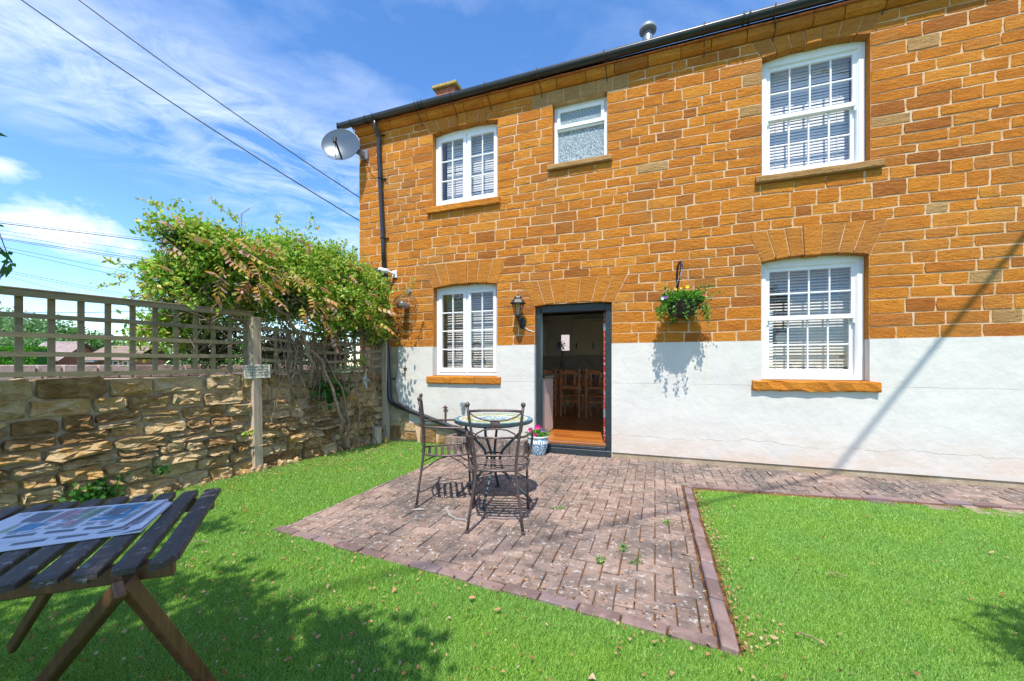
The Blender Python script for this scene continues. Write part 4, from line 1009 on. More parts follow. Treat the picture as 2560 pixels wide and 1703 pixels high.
# hanging basket
def basket():
    c = Vector((.31, -.27, 1.98)); t = thing('hanging_basket', 'hanging basket of green trailing plants with yellow and purple flowers on a black bracket', 'hanging basket', (.31, -.27, 1.77))
    part('wall_bracket', MB().tube([(.262, -.012, 2.06), (.262, -.014, 2.38), (.27, -.03, 2.46), (.285, -.12, 2.50), (.30, -.24, 2.47), (.305, -.275, 2.43), (.31, -.28, 2.40)], [.013, .013, .013, .011, .010, .009, .008], 8).tube([(.264, -.01, 2.14), (.285, -.12, 2.30), (.295, -.2, 2.47)], .008, 6), 'black_plastic', t, smooth=True)
    hook = Vector((.31, -.28, 2.36))
    for k in range(3):
        q = R(95+120*k); e = c+Vector((math.cos(q)*.19, math.sin(q)*.19, 0)); mb = MB(); n = 16
        mb.tube([hook+Vector((0, 0, .05)), hook], .004, 5)
        for i in range(n):
            p0 = hook.lerp(e, i/n); p1 = hook.lerp(e, (i+.75)/n); s_ = Vector((.006 if i % 2 else 0, .006 if not i % 2 else 0, 0)); mb.tube([p0+s_, p1+s_], .0022, 4); mb.tube([p0-s_, p1-s_], .0022, 4)
        part('chain', mb, 'grey_metal', t)
    mb = MB()
    for k in range(14):
        q = 2*math.pi*k/14; mb.tube([c+Vector((math.cos(q)*.195*math.cos(e), math.sin(q)*.195*math.cos(e), -.19*math.sin(e))) for e in [i*math.pi/2/6 for i in range(7)]], .004, 4, False)
    for e in (0, .4, .8, 1.15): mb.tube([c+Vector((math.cos(q)*.195*math.cos(e), math.sin(q)*.195*math.cos(e), -.19*math.sin(e))) for q in [2*math.pi*k/24 for k in range(24)]], .004, 4, closed=True)
    part('wire_bowl', mb, 'black_plastic', t)
    part('liner', MB().lathe([(.185*math.cos(e), -.18*math.sin(e)) for e in [i*math.pi/2/6 for i in range(6)]]+[(.002, -.18)], 20, c), 'dark_beam', t, smooth=True)
    P = []
    for _ in range(2300):
        q = random.uniform(0, 2*math.pi); r = .20*math.sqrt(random.random())+.03; z = .10*random.random()-.5*r*r+.02
        P.append((c.x+math.cos(q)*r*1.05, c.y+math.sin(q)*r*.95, c.z+z))
    for _ in range(26):           # trailing sprays
        q = random.uniform(0, 2*math.pi); L = random.uniform(.12, .27); st = c+Vector((math.cos(q)*.20, math.sin(q)*.19, .0)); 
        for i in range(36):
            f = i/36; P.append(tuple(st+Vector((math.cos(q)*.07*math.sin(f*2), math.sin(q)*.06*math.sin(f*2), -L*f))+Vector([random.gauss(0, .014) for _ in range(3)])))
    for (dx, dz, L) in ((.36, .06, 1), (.26, .12, 1), (.18, .15, 1), (-.16, .13, 1), (.22, -.02, 1)):
        for i in range(34):
            f = i/34; P.append((c.x+.1+dx*f+random.gauss(0, .012) if dx > 0 else c.x-.05+dx*f, c.y-.02-.05*f+random.gauss(0, .012), c.z+.04+dz*math.sin(f*1.5)+random.gauss(0, .014)))
    P = np.array(P); part('foliage', leaves_mesh('foliage', P, rng.uniform(.018, .038, len(P)), ['leaf_basket'], .75, spread=.9), None, t, kind='stuff')
    for (dx, dy, dz, mt, s_) in ((.05, -.06, .17, 'blossom_yellow', .022), (-.08, -.04, .15, 'blossom_yellow', .018), (-.02, -.05, .16, 'blossom_yellow', .014), (-.19, -.14, .045, 'blossom_purple', .022), (-.225, -.13, .035, 'blossom_white', .018), (.22, -.10, .055, 'blossom_red', .016), (-.14, -.1, .09, 'blossom_yellow', .014)):
        mb = MB(); p = c+Vector((dx, dy, dz))
        for k in range(7):
            q = 2*math.pi*k/7; u = Vector((math.cos(q), -.3, math.sin(q)))*s_; v = Vector((math.cos(q+.45), -.3, math.sin(q+.45)))*s_*.8; w2 = Vector((math.cos(q-.45), -.3, math.sin(q-.45)))*s_*.8
            mb.add([p, p+w2, p+u*1.2, p+v], [(0, 1, 2, 3)])
        part('flower', mb, mt, t)
basket()
# rusty bracket, hooks and nails on the wall
t = thing('wall_hook', 'small rusty cross shaped hook on the white wall left of the window', 'hook', (-3.78, -.03, 1.12)); part('hook_body', MB().tube([(-3.80, -.03, 1.17), (-3.74, -.03, 1.17)], .012, 6).tube([(-3.77, -.03, 1.20), (-3.77, -.035, 1.07), (-3.765, -.05, 1.04)], .009, 6), 'rusty_iron', t)
t = thing('outside_tap', 'pale pipe and tap on the white wall behind the mosaic table', 'tap', (-2.75, -.05, .62)); part('tap_body', MB().tube([(-2.72, -.01, .63), (-2.72, -.09, .63)], .035, 10).tube([(-2.72, -.09, .64), (-2.72, -.10, .54)], .014, 8), 'lead_grey', t)
t = thing('outside_tap', 'thin rusty standpipe on the white wall beside the sloping drainpipe', 'tap', (-3.03, -.05, .45)); part('tap_body', MB().tube([(-3.03, -.04, .33), (-3.03, -.04, .60)], .014, 8).tube([(-3.07, -.045, .57), (-2.99, -.045, .57)], .01, 6), 'rusty_iron', t)
t = thing('junction_box', 'small pale round cap on the stone wall above the flue', 'cap', (-3.70, -.01, 2.40)); part('box_lid', MB().lathe([(.001, .0), (.035, .0), (.035, .02), (.001, .025)], 14, (-3.70, -.006, 2.41), Matrix.Rotation(R(90), 4, 'X')), 'lead_grey', t)
# cables to the corner of the house and the overhead wires beyond
def cable(name, a, b, r, sag, label, n=24, mat='cable_black', group=None):
    a = Vector(a); b = Vector(b); pts = [a.lerp(b, k/n)-Vector((0, 0, sag*4*(k/n)*(1-k/n))) for k in range(n+1)]
    o = part(name, MB().tube(pts, r, 6), mat); tag(o, label, 'cable', group); return o
cable('overhead_cable', (-4.70, .10, 3.66), tuple(Vector((-4.70, .10, 3.66))+(pix(87, 0, 6)-Vector((-4.70, .10, 3.66)))*1.5), .009, .16, 'lower of the two black cables running from the sky to the house corner')
cable('overhead_cable', (-4.70, .10, 4.055), tuple(Vector((-4.70, .10, 4.055))+(pix(222, 0, 6)-Vector((-4.70, .10, 4.055)))*1.5), .008, .13, 'upper of the two black cables running from the sky to the house corner')
cable('service_cable', (4.6, -.02, 4.4), (-1.65, -12, 13.0), .021, .0, 'thick service cable over the garden whose shadow slants down the white wall')
t = thing('utility_pole', 'wooden pole behind the camera that carries the cables', 'pole', (-1.75, -12.3, 0)); part('shaft', MB().tube([(-1.75, -12.3, -.1), (-1.75, -12.3, 13.6)], [.14, .10], 12), 'bark', t, smooth=True)
for i_, (x0, y0, x1, y1, r) in enumerate(((0, 553.6, 388, 599.5, .012), (0, 558, 390, 604.6, .022), (0, 576, 362, 628.6, .010), (0, 584, 331, 640, .010), (0, 595, 332, 645, .015), (0, 598, 326, 649, .012), (10, 618, 306, 677, .010), (0, 623, 286, 687, .010), (20, 677, 275, 728, .010), (20, 682, 286, 736, .009), (15, 690, 163, 730, .009), (0, 772, 260, 771, .018))):
    a = pix(x0-(x1-x0)*.6, y0-(y1-y0)*.6, 20); b = pix(x1+(x1-x0)*.7, y1+(y1-y0)*.7, 26)
    cable('overhead_wire', a, b, r, .25 if i_ == 11 else .0, ['topmost thin wire across the cloud', 'thicker doubled wire just under the topmost one', 'third thin wire below the cloud', 'fourth thin wire below the cloud', 'upper of a dark pair of wires at mid height', 'lower of the dark pair of wires at mid height', 'upper wire of the pair starting by the tree leaf', 'lower wire of the pair starting by the tree leaf', 'upper of three low wires sloping to the trellis top', 'middle of three low wires sloping to the trellis top', 'lowest wire that dips behind the trellis top rail', 'slack wire hanging level behind the trellis'][i_], 12, 'cable_grey', 'overhead wires in the left of the sky')
# aerial beyond the vine
t = thing('television_aerial', 'small grey aerial poking up behind the vine', 'aerial', pix(605, 800, 22)); a = pix(604, 534, 22); b = pix(624, 521, 22)
mb = MB().tube([a, b], .03, 6); 
for k in range(8):
    p = a.lerp(b, k/7); mb.tube([p-Vector((0, .12, .12)), p+Vector((0, .12, .12))], .012, 4)
part('array', mb, 'lead_grey', t); part('mast', MB().tube([pix(605, 800, 22), a], .03, 6), 'lead_grey', t)

# ================================================================== GARDEN WALL, TRELLIS, VINE
def wx(y): return -4.17+.105*y if y > -2 else -4.38+.12*(y+2)     # face of the rubble wall
gw = thing('rubble_wall', 'old rough rubble stone garden wall below the trellis', 'wall', (-4.5, -2.5, 0))
mb = MB(); ys = [.0-.25*k for k in range(0, 37)]
for k in range(len(ys)-1):
    a, b = ys[k], ys[k+1]; xa, xb = wx(a)-.018, wx(b)-.018
    mb.add([(xa, a, -.1), (xb, b, -.1), (xb, b, 1.10), (xa, a, 1.10), (xa-.40, a, 1.10), (xb-.40, b, 1.10), (xa-.40, a, -.1), (xb-.40, b, -.1)], [(0, 3, 2, 1), (3, 4, 5, 2), (4, 6, 7, 5)])
part('core', mb, 'rubble_mortar', gw)
def rubble(mb, y0, y1, z0, z1, pr, slope=0, squ=.6, top_lit=0):
    """stone on the wall face; y decreasing toward the camera"""
    cy, cz = (y0+y1)/2, (z0+z1)/2; hy, hz = abs(y1-y0)/2, (z1-z0)/2; n = 16; rings = [(1.0, -.06), (1.0, pr*.5), (.965, pr*.88), (.78, pr*1.0), (.42, pr*1.02)]
    ph = random.uniform(0, 10); vs = []
    rad = []
    for k in range(n):
        q = 2*math.pi*k/n+.26; c, s = math.cos(q), math.sin(q); e = squ; rad.append((math.copysign(abs(c)**e, c)*(1+random.gauss(0, .035)), math.copysign(abs(s)**e, s)*(1+random.gauss(0, .07))))
    for (f, d) in rings:
        for (a, b) in rad:
            yy = cy+a*hy*f; zz = cz+b*hz*f+slope*(yy-cy)
            dd = d+(random.gauss(0, pr*.13) if d > 0 else 0)+(mnoise.noise(Vector((yy*13, zz*17, ph)))*pr*.65 if f < .99 else 0)+(top_lit*pr*(.55-b*f)*.5 if d > 0 else 0)
            vs.append((wx(yy)-.05+dd, yy, zz))
    vs.append((wx(cy)-.05+pr*(1+random.gauss(0, .08)), cy, cz))
    fs = [(r*n+k, r*n+(k+1) % n, (r+1)*n+(k+1) % n, (r+1)*n+k) for r in range(len(rings)-1) for k in range(n)]+[((len(rings)-1)*n+k, (len(rings)-1)*n+(k+1) % n, len(rings)*n) for k in range(n)]
    mb.add(vs, fs)
rb = MB()
rows_ = [(.96, 1.115, (.24, .46), .28, .075), (.815, .95, (.18, .42), .30, .068), (.68, .80, (.18, .44), .32, .07), (.575, .665, (.14, .36), .42, .07), (.465, .56, (.14, .46), .50, .082), (.365, .455, (.13, .36), .50, .078), (.265, .355, (.14, .44), .48, .082), (.15, .255, (.15, .40), .42, .078), (-.02, .14, (.20, .44), .36, .075)]
cnt = 0
for ri, (z0, z1, (l0, l1), squ, pr) in enumerate(rows_):
    y = .02-random.random()*.1
    while y > -8.2:
        L = random.uniform(l0, l1)*(.8 if y > -2 else 1.0); sl_ = random.gauss(.0, .05) if ri < 3 else random.gauss(.05, .10)
        dz = (z1-z0); zz0, zz1 = z0+random.uniform(-.012, .012), z1+random.uniform(-.015, .015)
        P_ = pr*random.uniform(.75, 1.3)
        lo = [(zz0, zz1)]
        if ri in (2, 4, 5) and random.random() < .30: zm = zz0+dz*random.uniform(.4, .6); lo = [(zz0, zm-.006), (zm+.006, zz1)]
        for (a, b) in lo:
            if y > -5.2: mb = MB(); rubble(mb, y-.008, y-L+.008, a, b, P_*random.uniform(.85, 1.1), sl_*.6, squ, .5 if ri > 2 else .15); part('stone', mb, 'rubble', gw, smooth=False); cnt += 1
            else: rubble(rb, y-.008, y-L+.008, a, b, P_, sl_*.6, squ)
        y -= L
part('stone_run', rb, 'rubble', gw, kind='stuff'); print('rubble stones', cnt)
# footing of loose stones at the turf edge
mb = MB()
for _ in range(130):
    y = random.uniform(-5.2, -.1); s_ = random.uniform(.02, .06); M = Matrix.Translation((wx(y)+random.uniform(.01, .07), y, random.uniform(-.012, .02))) @ Euler((random.random()*3, random.random()*3, random.random()*3)).to_matrix().to_4x4()
    mb.cbox(-s_, s_, -s_*.7, s_*.7, -s_*.45, s_*.45, s_*.25, M)
part('loose_stones', mb, 'rubble', gw, kind='stuff')

def fence_post(loc, h, label, w=.10):
    t = thing('fence_post', label, 'post', loc); mb = MB(); n = 8
    for k in range(n+1):
        z = h*k/n; s_ = w/2; dx = math.sin(k*1.3)*.003; dy = (h-z)*0+.0
        for (a, b) in ((-1, -1), (1, -1), (1, 1), (-1, 1)): mb.v.append((loc[0]+a*s_+dx, loc[1]+b*s_+math.cos(k*1.7)*.003-.03*(z/h), loc[2]+z))
    for k in range(n):
        for j in range(4): mb.f.append((k*4+j, k*4+(j+1) % 4, k*4+4+(j+1) % 4, k*4+4+j)); mb.mi.append(0)
    mb.f += [(3, 2, 1, 0), tuple(n*4+j for j in range(4))]; mb.mi += [0, 0]
    part('timber', mb, 'post_wood', t); return t
p1 = fence_post((-4.37, -2.09, -.02), 1.80, 'weathered square timber post in front of the stone wall that carries the small sign')
p2 = fence_post((-4.10, -.07, -.02), 1.68, 'greenish timber post between the trellis end and the downpipe', .085)
p3 = fence_post((-4.62, -4.60, -.02), 1.86, 'timber post at the near end of the trellis outside the left edge')
def trellis(ys, xs, zs_rails, name_label, cap=True, vert=(), sagf=lambda y: 0, dx=0):
    t = thing('trellis_panel', name_label, 'trellis', (sum(xs)/2, sum(ys)/2, zs_rails[0][0]))
    (ya, yb), (xa, xb) = ys, xs; X = lambda y: xa+(xb-xa)*(y-ya)/(yb-ya)+dx
    for i, z in enumerate(zs_rails):
        z0, z1 = z if isinstance(z, tuple) else (z, z); mb = MB(); n = 10; hh = .019; top = cap and i == len(zs_rails)-1
        if top: hh = .024
        th = .05 if top else .017
        for k in range(n+1):
            y = ya+(yb-ya)*k/n; zz = z0+(z1-z0)*k/n+sagf(y)+math.sin(k*1.1+i)*.0025; 
            for (a, b) in ((0, -hh), (th, -hh), (th, hh), (0, hh)): mb.v.append((X(y)+a, y, zz+b))
        for k in range(n):
            for j in range(4): mb.f.append((k*4+j, k*4+(j+1) % 4, k*4+4+(j+1) % 4, k*4+4+j)); mb.mi.append(0)
        mb.f += [(0, 1, 2, 3), tuple(n*4+3-j for j in range(4))]; mb.mi += [0, 0]
        part('rail', mb, 'weathered_wood', t)
    if cap:
        z = zs_rails[-1]; z0, z1 = z if isinstance(z, tuple) else (z, z)
        part('cap_rail', MB().beam((xa+dx+.02, ya, z0+.030), (xb+dx+.02, yb, z1+.030), .075, .012, ch=.003), 'weathered_wood', t)
    zb_, ztp = zs_rails[0], zs_rails[-1]
    for y in vert:
        f = (y-ya)/(yb-ya); g = lambda z: (z[0]+(z[1]-z[0])*f if isinstance(z, tuple) else z)+sagf(y)
        part('slat', MB().cbox(X(y)-.018, X(y)-.001, y-.0215, y+.0215, g(zb_)-.025, g(ztp)+.012, .003), 'weathered_wood', t)
    return t
trellis((-2.14, -4.60), (-4.41, -4.57), [(1.162, 1.150), (1.327, 1.300), (1.480, 1.448), (1.632, 1.596), (1.806, 1.760)], 'weathered trellis panel left of the sign post with a capped top rail', True,
        [-2.18-.168*k for k in range(15)])
trellis((-.11, -2.05), (-4.13, -4.33), [(1.215, 1.165), (1.34, 1.285), (1.455, 1.42), (1.575, 1.54), (1.70, 1.66)], 'smaller sagging trellis panel between the two posts under the vine', False,
        [-.16-.172*k for k in range(11)], lambda y: -.045*math.sin(math.pi*min(1, max(0, (y+2.05)/1.94))))
# sign
sg = thing('plaque', 'small cream wooden plaque with four lines of lettering on the fence post', 'sign', (-4.31, -2.12, 1.15))
sM = Matrix.Translation((-4.305, -2.125, 1.152)) @ Matrix.Rotation(R(62), 4, 'Z') @ Matrix.Rotation(R(-1.5), 4, 'Y')
part('board', MB().cbox(-.130, .130, 0, .014, -.078, .078, .002, sM), 'sign_face', sg)
for i, line in enumerate(("LIFE ISN'T ABOUT WAITING", "FOR THE STORM TO PASS", "IT'S ABOUT LEARNING", "TO DANCE IN THE RAIN")):
    cu = bpy.data.curves.new('lettering', 'FONT'); cu.body = line; cu.align_x = 'CENTER'; cu.size = .0245; cu.extrude = .0006; cu.space_character = 1.02; cu.resolution_u = 2; cu.offset = .0004
    cu.materials.append(MAT['sign_ink']); tmp = bpy.data.objects.new('lettering', cu); COL.objects.link(tmp)
    bpy.context.view_layer.update(); me = bpy.data.meshes.new_from_object(tmp); bpy.data.objects.remove(tmp)
    sx_ = .225/max(.01, max(v.co.x for v in me.vertices)-min(v.co.x for v in me.vertices)); sx_ = min(1.0, sx_) if i == 0 else min(1.0, sx_)
    me.transform(sM @ Matrix.Translation((0, -.0012, .040-i*.031)) @ Matrix.Rotation(R(90), 4, 'X') @ Matrix.Diagonal((sx_, 1.25, 1, 1)))
    if not me.materials: me.materials.append(MAT['sign_ink'])
    part('lettering', me, None, sg)
# star
st = thing('star_ornament', 'rusty cream tin star hanging below the trellis near the house', 'ornament', (-4.12, -.55, 1.0))
M = Matrix.Translation((-4.06, -.62, .99)) @ Matrix.Rotation(R(-14), 4, 'Z') @ Matrix.Rotation(R(12), 4, 'Y'); mb = MB(); vs = [(0, -.035, 0)]
for k in range(10):
    q = math.pi/2+2*math.pi*k/10; r_ = .155 if k % 2 == 0 else .058; vs.append((math.cos(q)*r_, 0, math.sin(q)*r_))
vs.append((0, .035, 0)); vs = [M @ Vector(v) for v in vs]; mb.add(vs, [(0, 1+k, 1+(k+1) % 10) for k in range(10)]+[(11, 1+(k+1) % 10, 1+k) for k in range(10)])
part('body', mb, 'tin_star', st); part('string', MB().tube([(-4.07, -.62, 1.14), (-4.12, -.62, 1.22)], .002, 4), 'cable_black', st)
# broken pot, weathered birdhouse stump and yellow cap at the post foot
t = thing('wooden_stump', 'small weathered log stump at the foot of the end post', 'stump', (-4.12, -.24, 0)); part('log', MB().lathe([(.075, 0), (.07, .12), (.078, .24), (.05, .26), (.001, .26)], 10, (-4.10, -.30, 0)), 'post_wood', t)
mb = MB()
for k in range(14): a = random.uniform(0, 6.3); mb.tube([(-4.10+math.cos(a)*.05, -.30+math.sin(a)*.05, .24), (-4.10+math.cos(a)*random.uniform(.08, .16), -.30+math.sin(a)*.14, .26+random.uniform(-.05, .10))], .006, 4)
part('twigs', mb, 'post_wood', t)
t = thing('marker_peg', 'small yellow plastic cap in the turf at the foot of the end post', 'peg', (-4.02, -.17, 0)); part('cap', MB().lathe([(.022, 0), (.022, .07), (.018, .085), (.001, .085)], 10, (-4.0, -.20, 0)), 'yellow_plastic', t)

# --- the vine
vine = thing('climbing_vine', 'large wisteria and honeysuckle climber billowing over the trellis and stone wall', 'vine', (-4.25, -.95, 0))
BL = [(-4.74, -2.62, 2.06, .34, .38, .42), (-4.62, -2.70, 2.60, .17, .30, .17), (-4.60, -2.45, 2.42, .30, .36, .34), (-4.56, -2.05, 2.32, .46, .44, .46), (-4.45, -1.55, 2.44, .52, .46, .50),
      (-4.30, -1.05, 2.42, .52, .46, .46), (-4.16, -.62, 2.26, .46, .40, .40), (-4.16, -.36, 2.0, .30, .28, .34), (-4.14, -.30, 1.74, .18, .20, .22), (-4.20, -1.75, 2.10, .32, .42, .28), (-4.04, -1.10, 2.04, .32, .44, .30), (-4.02, -.72, 1.84, .22, .34, .24), (-4.06, -1.25, 1.78, .16, .34, .20),
      (-4.74, -2.62, 1.60, .16, .34, .30), (-4.76, -2.85, 1.50, .12, .22, .26), (-4.72, -2.2, 1.85, .30, .5, .30), (-4.5, -1.2, 1.95, .42, .6, .30)]
def vine_leaves():
    P = []; Nn = []
    vol = [b[3]*b[4]+b[4]*b[5] for b in BL]; tot = sum(vol)
    clumps = []
    for b, v in zip(BL, vol):
        for _ in range(int(1750*v/tot)):
            d = Vector([random.gauss(0, 1) for _ in range(3)]).normalized(); 
            if d.z < -.55: d.z *= -.5
            r = random.uniform(.70, 1.02)+max(0, random.gauss(0, .04)); p = Vector((b[0]+d.x*b[3]*r, b[1]+d.y*b[4]*r, b[2]+d.z*b[5]*r))
            if p.y > -.06: p.y = -.06-random.random()*.1
            clumps.append((p, d, random.uniform(.05, .10)))
    for p, d, s_ in clumps:
        for _ in range(34):
            o = Vector([random.gauss(0, 1) for _ in range(3)])*s_*.75; q = p+o
            if q.y > -.03: q.y = -.04
            P.append(q); Nn.append(d)
    P = np.array(P); Nn = np.array(Nn)*1.0; Nn[:, 2] += .5
    m = rng.choice([0, 1], len(P), p=[.45, .55])
    # bronze tint toward the lower front
    part('foliage', leaves_mesh('foliage', P, rng.uniform(.032, .068, len(P)), ['leaf_vine', 'leaf_honeysuckle'], .55, Nn, .7, mi=m), None, vine, kind='stuff')
    # dark inner twigs and dead leaves
    P = []
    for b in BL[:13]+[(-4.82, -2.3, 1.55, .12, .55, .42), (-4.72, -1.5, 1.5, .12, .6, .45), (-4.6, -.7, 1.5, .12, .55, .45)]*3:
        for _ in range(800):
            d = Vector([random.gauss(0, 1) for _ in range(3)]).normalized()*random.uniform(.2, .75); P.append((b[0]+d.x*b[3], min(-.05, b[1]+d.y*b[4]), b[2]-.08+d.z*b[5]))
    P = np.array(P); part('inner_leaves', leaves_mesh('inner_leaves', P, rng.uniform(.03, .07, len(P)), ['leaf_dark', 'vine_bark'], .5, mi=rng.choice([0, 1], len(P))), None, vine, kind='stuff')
vine_leaves()
def frond_mesh(seed):
    random.seed(seed); mb = MB(); n = 5; L = random.uniform(.18, .27); pts = [Vector((0, L*k/n, -.25*L*(k/n)**2)) for k in range(n+1)]; mb.tube(pts, .0018, 3, False)
    for k in range(1, n+1):
        for s_ in ((-1, 1) if k < n else (0,)):
            p = pts[k]; l = .085*(1-.35*abs(k/n-.5)); d = Vector((s_*.85, .55 if s_ else 1, -.42-.2*random.random())).normalized(); u = Vector((0, 1, .2)).cross(d).normalized() if s_ else Vector((1, 0, 0)); w2 = d.cross(u).normalized(); wv = l*.24
            side = w2 if s_ else Vector((1, 0, 0)); mb.add([p, p+d*l*.4+side*wv, p+d*l, p+d*l*.4-side*wv], [(0, 1, 2), (0, 2, 3)])
    return mb.mesh('frond', 'leaf_bronze')
FM = [frond_mesh(k) for k in range(5)]; random.seed(11)
def px_to_blob(x, y):
    # first hit with the crown, so that each frond hangs on its surface
    o = Vector((0, -5.4, 1.23)); d = (pix(x, y, 1)-o)
    best = None
    for b in BL:
        e = Vector((1/b[3], 1/b[4], 1/b[5])); oc = Vector(((o[0]-b[0])*e[0], (o[1]-b[1])*e[1], (o[2]-b[2])*e[2])); dd = Vector((d[0]*e[0], d[1]*e[1], d[2]*e[2])); A = dd.dot(dd); B = 2*oc.dot(dd); C = oc.dot(oc)-1.1; D_ = B*B-4*A*C
        if D_ > 0:
            t_ = (-B-math.sqrt(D_))/(2*A)
            if best is None or t_ < best: best = t_
    return o+d*best if best else None
fr_px = [(random.uniform(520, 760), random.uniform(620, 780)) for _ in range(24)]+[(random.uniform(780, 950), random.uniform(720, 840)) for _ in range(20)]+[(random.uniform(380, 600), random.uniform(540, 680)) for _ in range(8)]+[(random.uniform(600, 900), random.uniform(590, 720)) for _ in range(14)]
for (x, y) in fr_px:
    p = px_to_blob(x, y)
    if p is None: continue
    o = part('frond', random.choice(FM), None, vine, local=False)
    rz = math.atan2(p.y+1.6, p.x+4.6)-math.pi/2+random.gauss(0, .9)
    o.matrix_world = Matrix.Identity(4); o.location = p+Vector((.04, -.05, .04)); o.rotation_euler = (random.uniform(-1.0, .1), random.gauss(0, .4), random.uniform(-2.4, -.6)); s_ = random.uniform(.75, 1.25); o.scale = (s_, s_, s_)
def wander(a, b, n, amp, z=None):
    a = Vector(a); b = Vector(b); pts = []
    o = Vector((0, 0, 0))
    for k in range(n+1):
        f = k/n; o += Vector([random.gauss(0, amp) for _ in range(3)]); e = 1-f*.0
        pts.append(a.lerp(b, f)+o*(math.sin(math.pi*f)))
    return pts
stems = [((wx(-.95)+.03, -.92, 0), (-4.08, -1.55, 1.25), (-4.2, -2.0, 1.9), .030), ((wx(-.85)+.04, -.86, 0), (-4.05, -1.25, .9), (-4.3, -1.8, 1.8), .024), ((wx(-.75)+.04, -.74, 0), (-4.02, -.85, .9), (-4.15, -.75, 1.9), .015),
         ((-4.05, -.35, 0), (-4.06, -.36, .9), (-4.1, -.45, 1.7), .010), ((wx(-.9)+.05, -.90, .05), (-4.05, -1.05, .8), (-4.1, -1.3, 1.75), .018), ((-4.1, -1.3, 1.0), (-4.15, -1.5, 1.45), (-4.3, -1.8, 1.9), .014)]
for a, b, c, r in stems:
    for rep in range(1):
        pts = wander(a, b, 8, .03)[:-1]+wander(b, c, 8, .035); part('stem', MB().tube(pts, [r*(1-.5*k/len(pts)) for k in range(len(pts))], 8), 'vine_bark', vine, smooth=True)
tw = MB()
for _ in range(300):
    y = random.uniform(-2.9, -.15); x = wx(y)+random.uniform(-.22, .06); z = random.triangular(1.05, 2.0, 1.75)
    L = random.uniform(.2, .6); a = random.uniform(0, 2*math.pi)
    pts = wander((x, y, z), (x+random.uniform(-.08, .14), min(-.05, y+math.cos(a)*L), z+math.sin(a)*L*.6), 6, .02); tw.tube(pts, random.uniform(.0025, .006), 4, False)
for _ in range(60):
    y = random.uniform(-1.9, -.5); a = random.uniform(-.5, .5); tw.tube(wander((wx(y)+.05, y, 1.7), (wx(y+a*.4)+random.uniform(.02, .16), y+a*.5, random.uniform(.5, 1.15)), 7, .03), random.uniform(.0025, .007), 4, False)
part('twigs', tw, 'vine_bark', vine, kind='stuff')
# sprays that break the outline
sp = MB(); P = []
for (x0, y0, x1, y1, d) in ((420, 520, 352, 500, 4.4), (600, 560, 531, 500, 5.2), (530, 500, 553, 522, 5.2), (600, 555, 575, 530, 5.2), (770, 575, 780, 540, 5.6), (780, 540, 795, 575, 5.6), (320, 700, 240, 714, 3.9), (320, 690, 285, 685, 3.9), (860, 630, 868, 600, 5.9), (880, 640, 890, 615, 5.9), (1000, 745, 1040, 700, 5.9), (700, 560, 690, 540, 5.5), (690, 555, 705, 535, 5.5), (400, 520, 380, 505, 4.4), (430, 520, 450, 500, 4.4), (300, 660, 275, 650, 4)):
    a = pix(x0, y0, d); b = pix(x1, y1, d); pts = wander(a, b, 6, .008); sp.tube(pts, .0035, 4, False)
    for p in pts:
        for _ in range(4): P.append(tuple(p+Vector([random.gauss(0, .015) for _ in range(3)])))
part('tendrils', sp, 'leaf_honeysuckle', vine, kind='stuff'); P = np.array(P); part('tendril_leaves', leaves_mesh('tendril_leaves', P, rng.uniform(.03, .06, len(P)), ['leaf_vine'], .5), None, vine, kind='stuff')
# leafy patches on the wall face
def wall_plant(y, z, r, n, label, mat='leaf_dark', s_=(.03, .055)):
    t = thing('wall_plant', label, 'plant', (wx(y), y, max(0, z-r))); P = np.stack([wx(y)+.05+np.abs(rng.normal(size=n))*.05, y+rng.normal(size=n)*r*.75, z+rng.normal(size=n)*r*.45], 1)
    part('leaves', leaves_mesh('leaves', P, rng.uniform(*s_, n), [mat], .75, np.array([1.0, 0, .6]), .5), None, t, kind='stuff')
    part('stem', MB().tube([(wx(y), y, z-r*.4), (wx(y)+.06, y, z)], .004, 5), 'vine_bark', t)
wall_plant(-3.46, .13, .13, 190, 'dark ivy patch low on the rubble wall behind the slatted table', s_=(.03, .06))
wall_plant(-3.0, .24, .05, 34, 'tiny green sprig in a gap of the rubble wall')
wall_plant(-1.12, .86, .20, 210, 'clump of dark green leaves on the wall beside the vine stems', s_=(.05, .10))
wall_plant(-2.25, .47, .03, 14, 'single pale seedling growing on the wall left of the post', 'leaf_honeysuckle')
wall_plant(-.62, 1.28, .10, 60, 'leafy sprig hanging over the trellis rail above the tin star', 'leaf_honeysuckle')

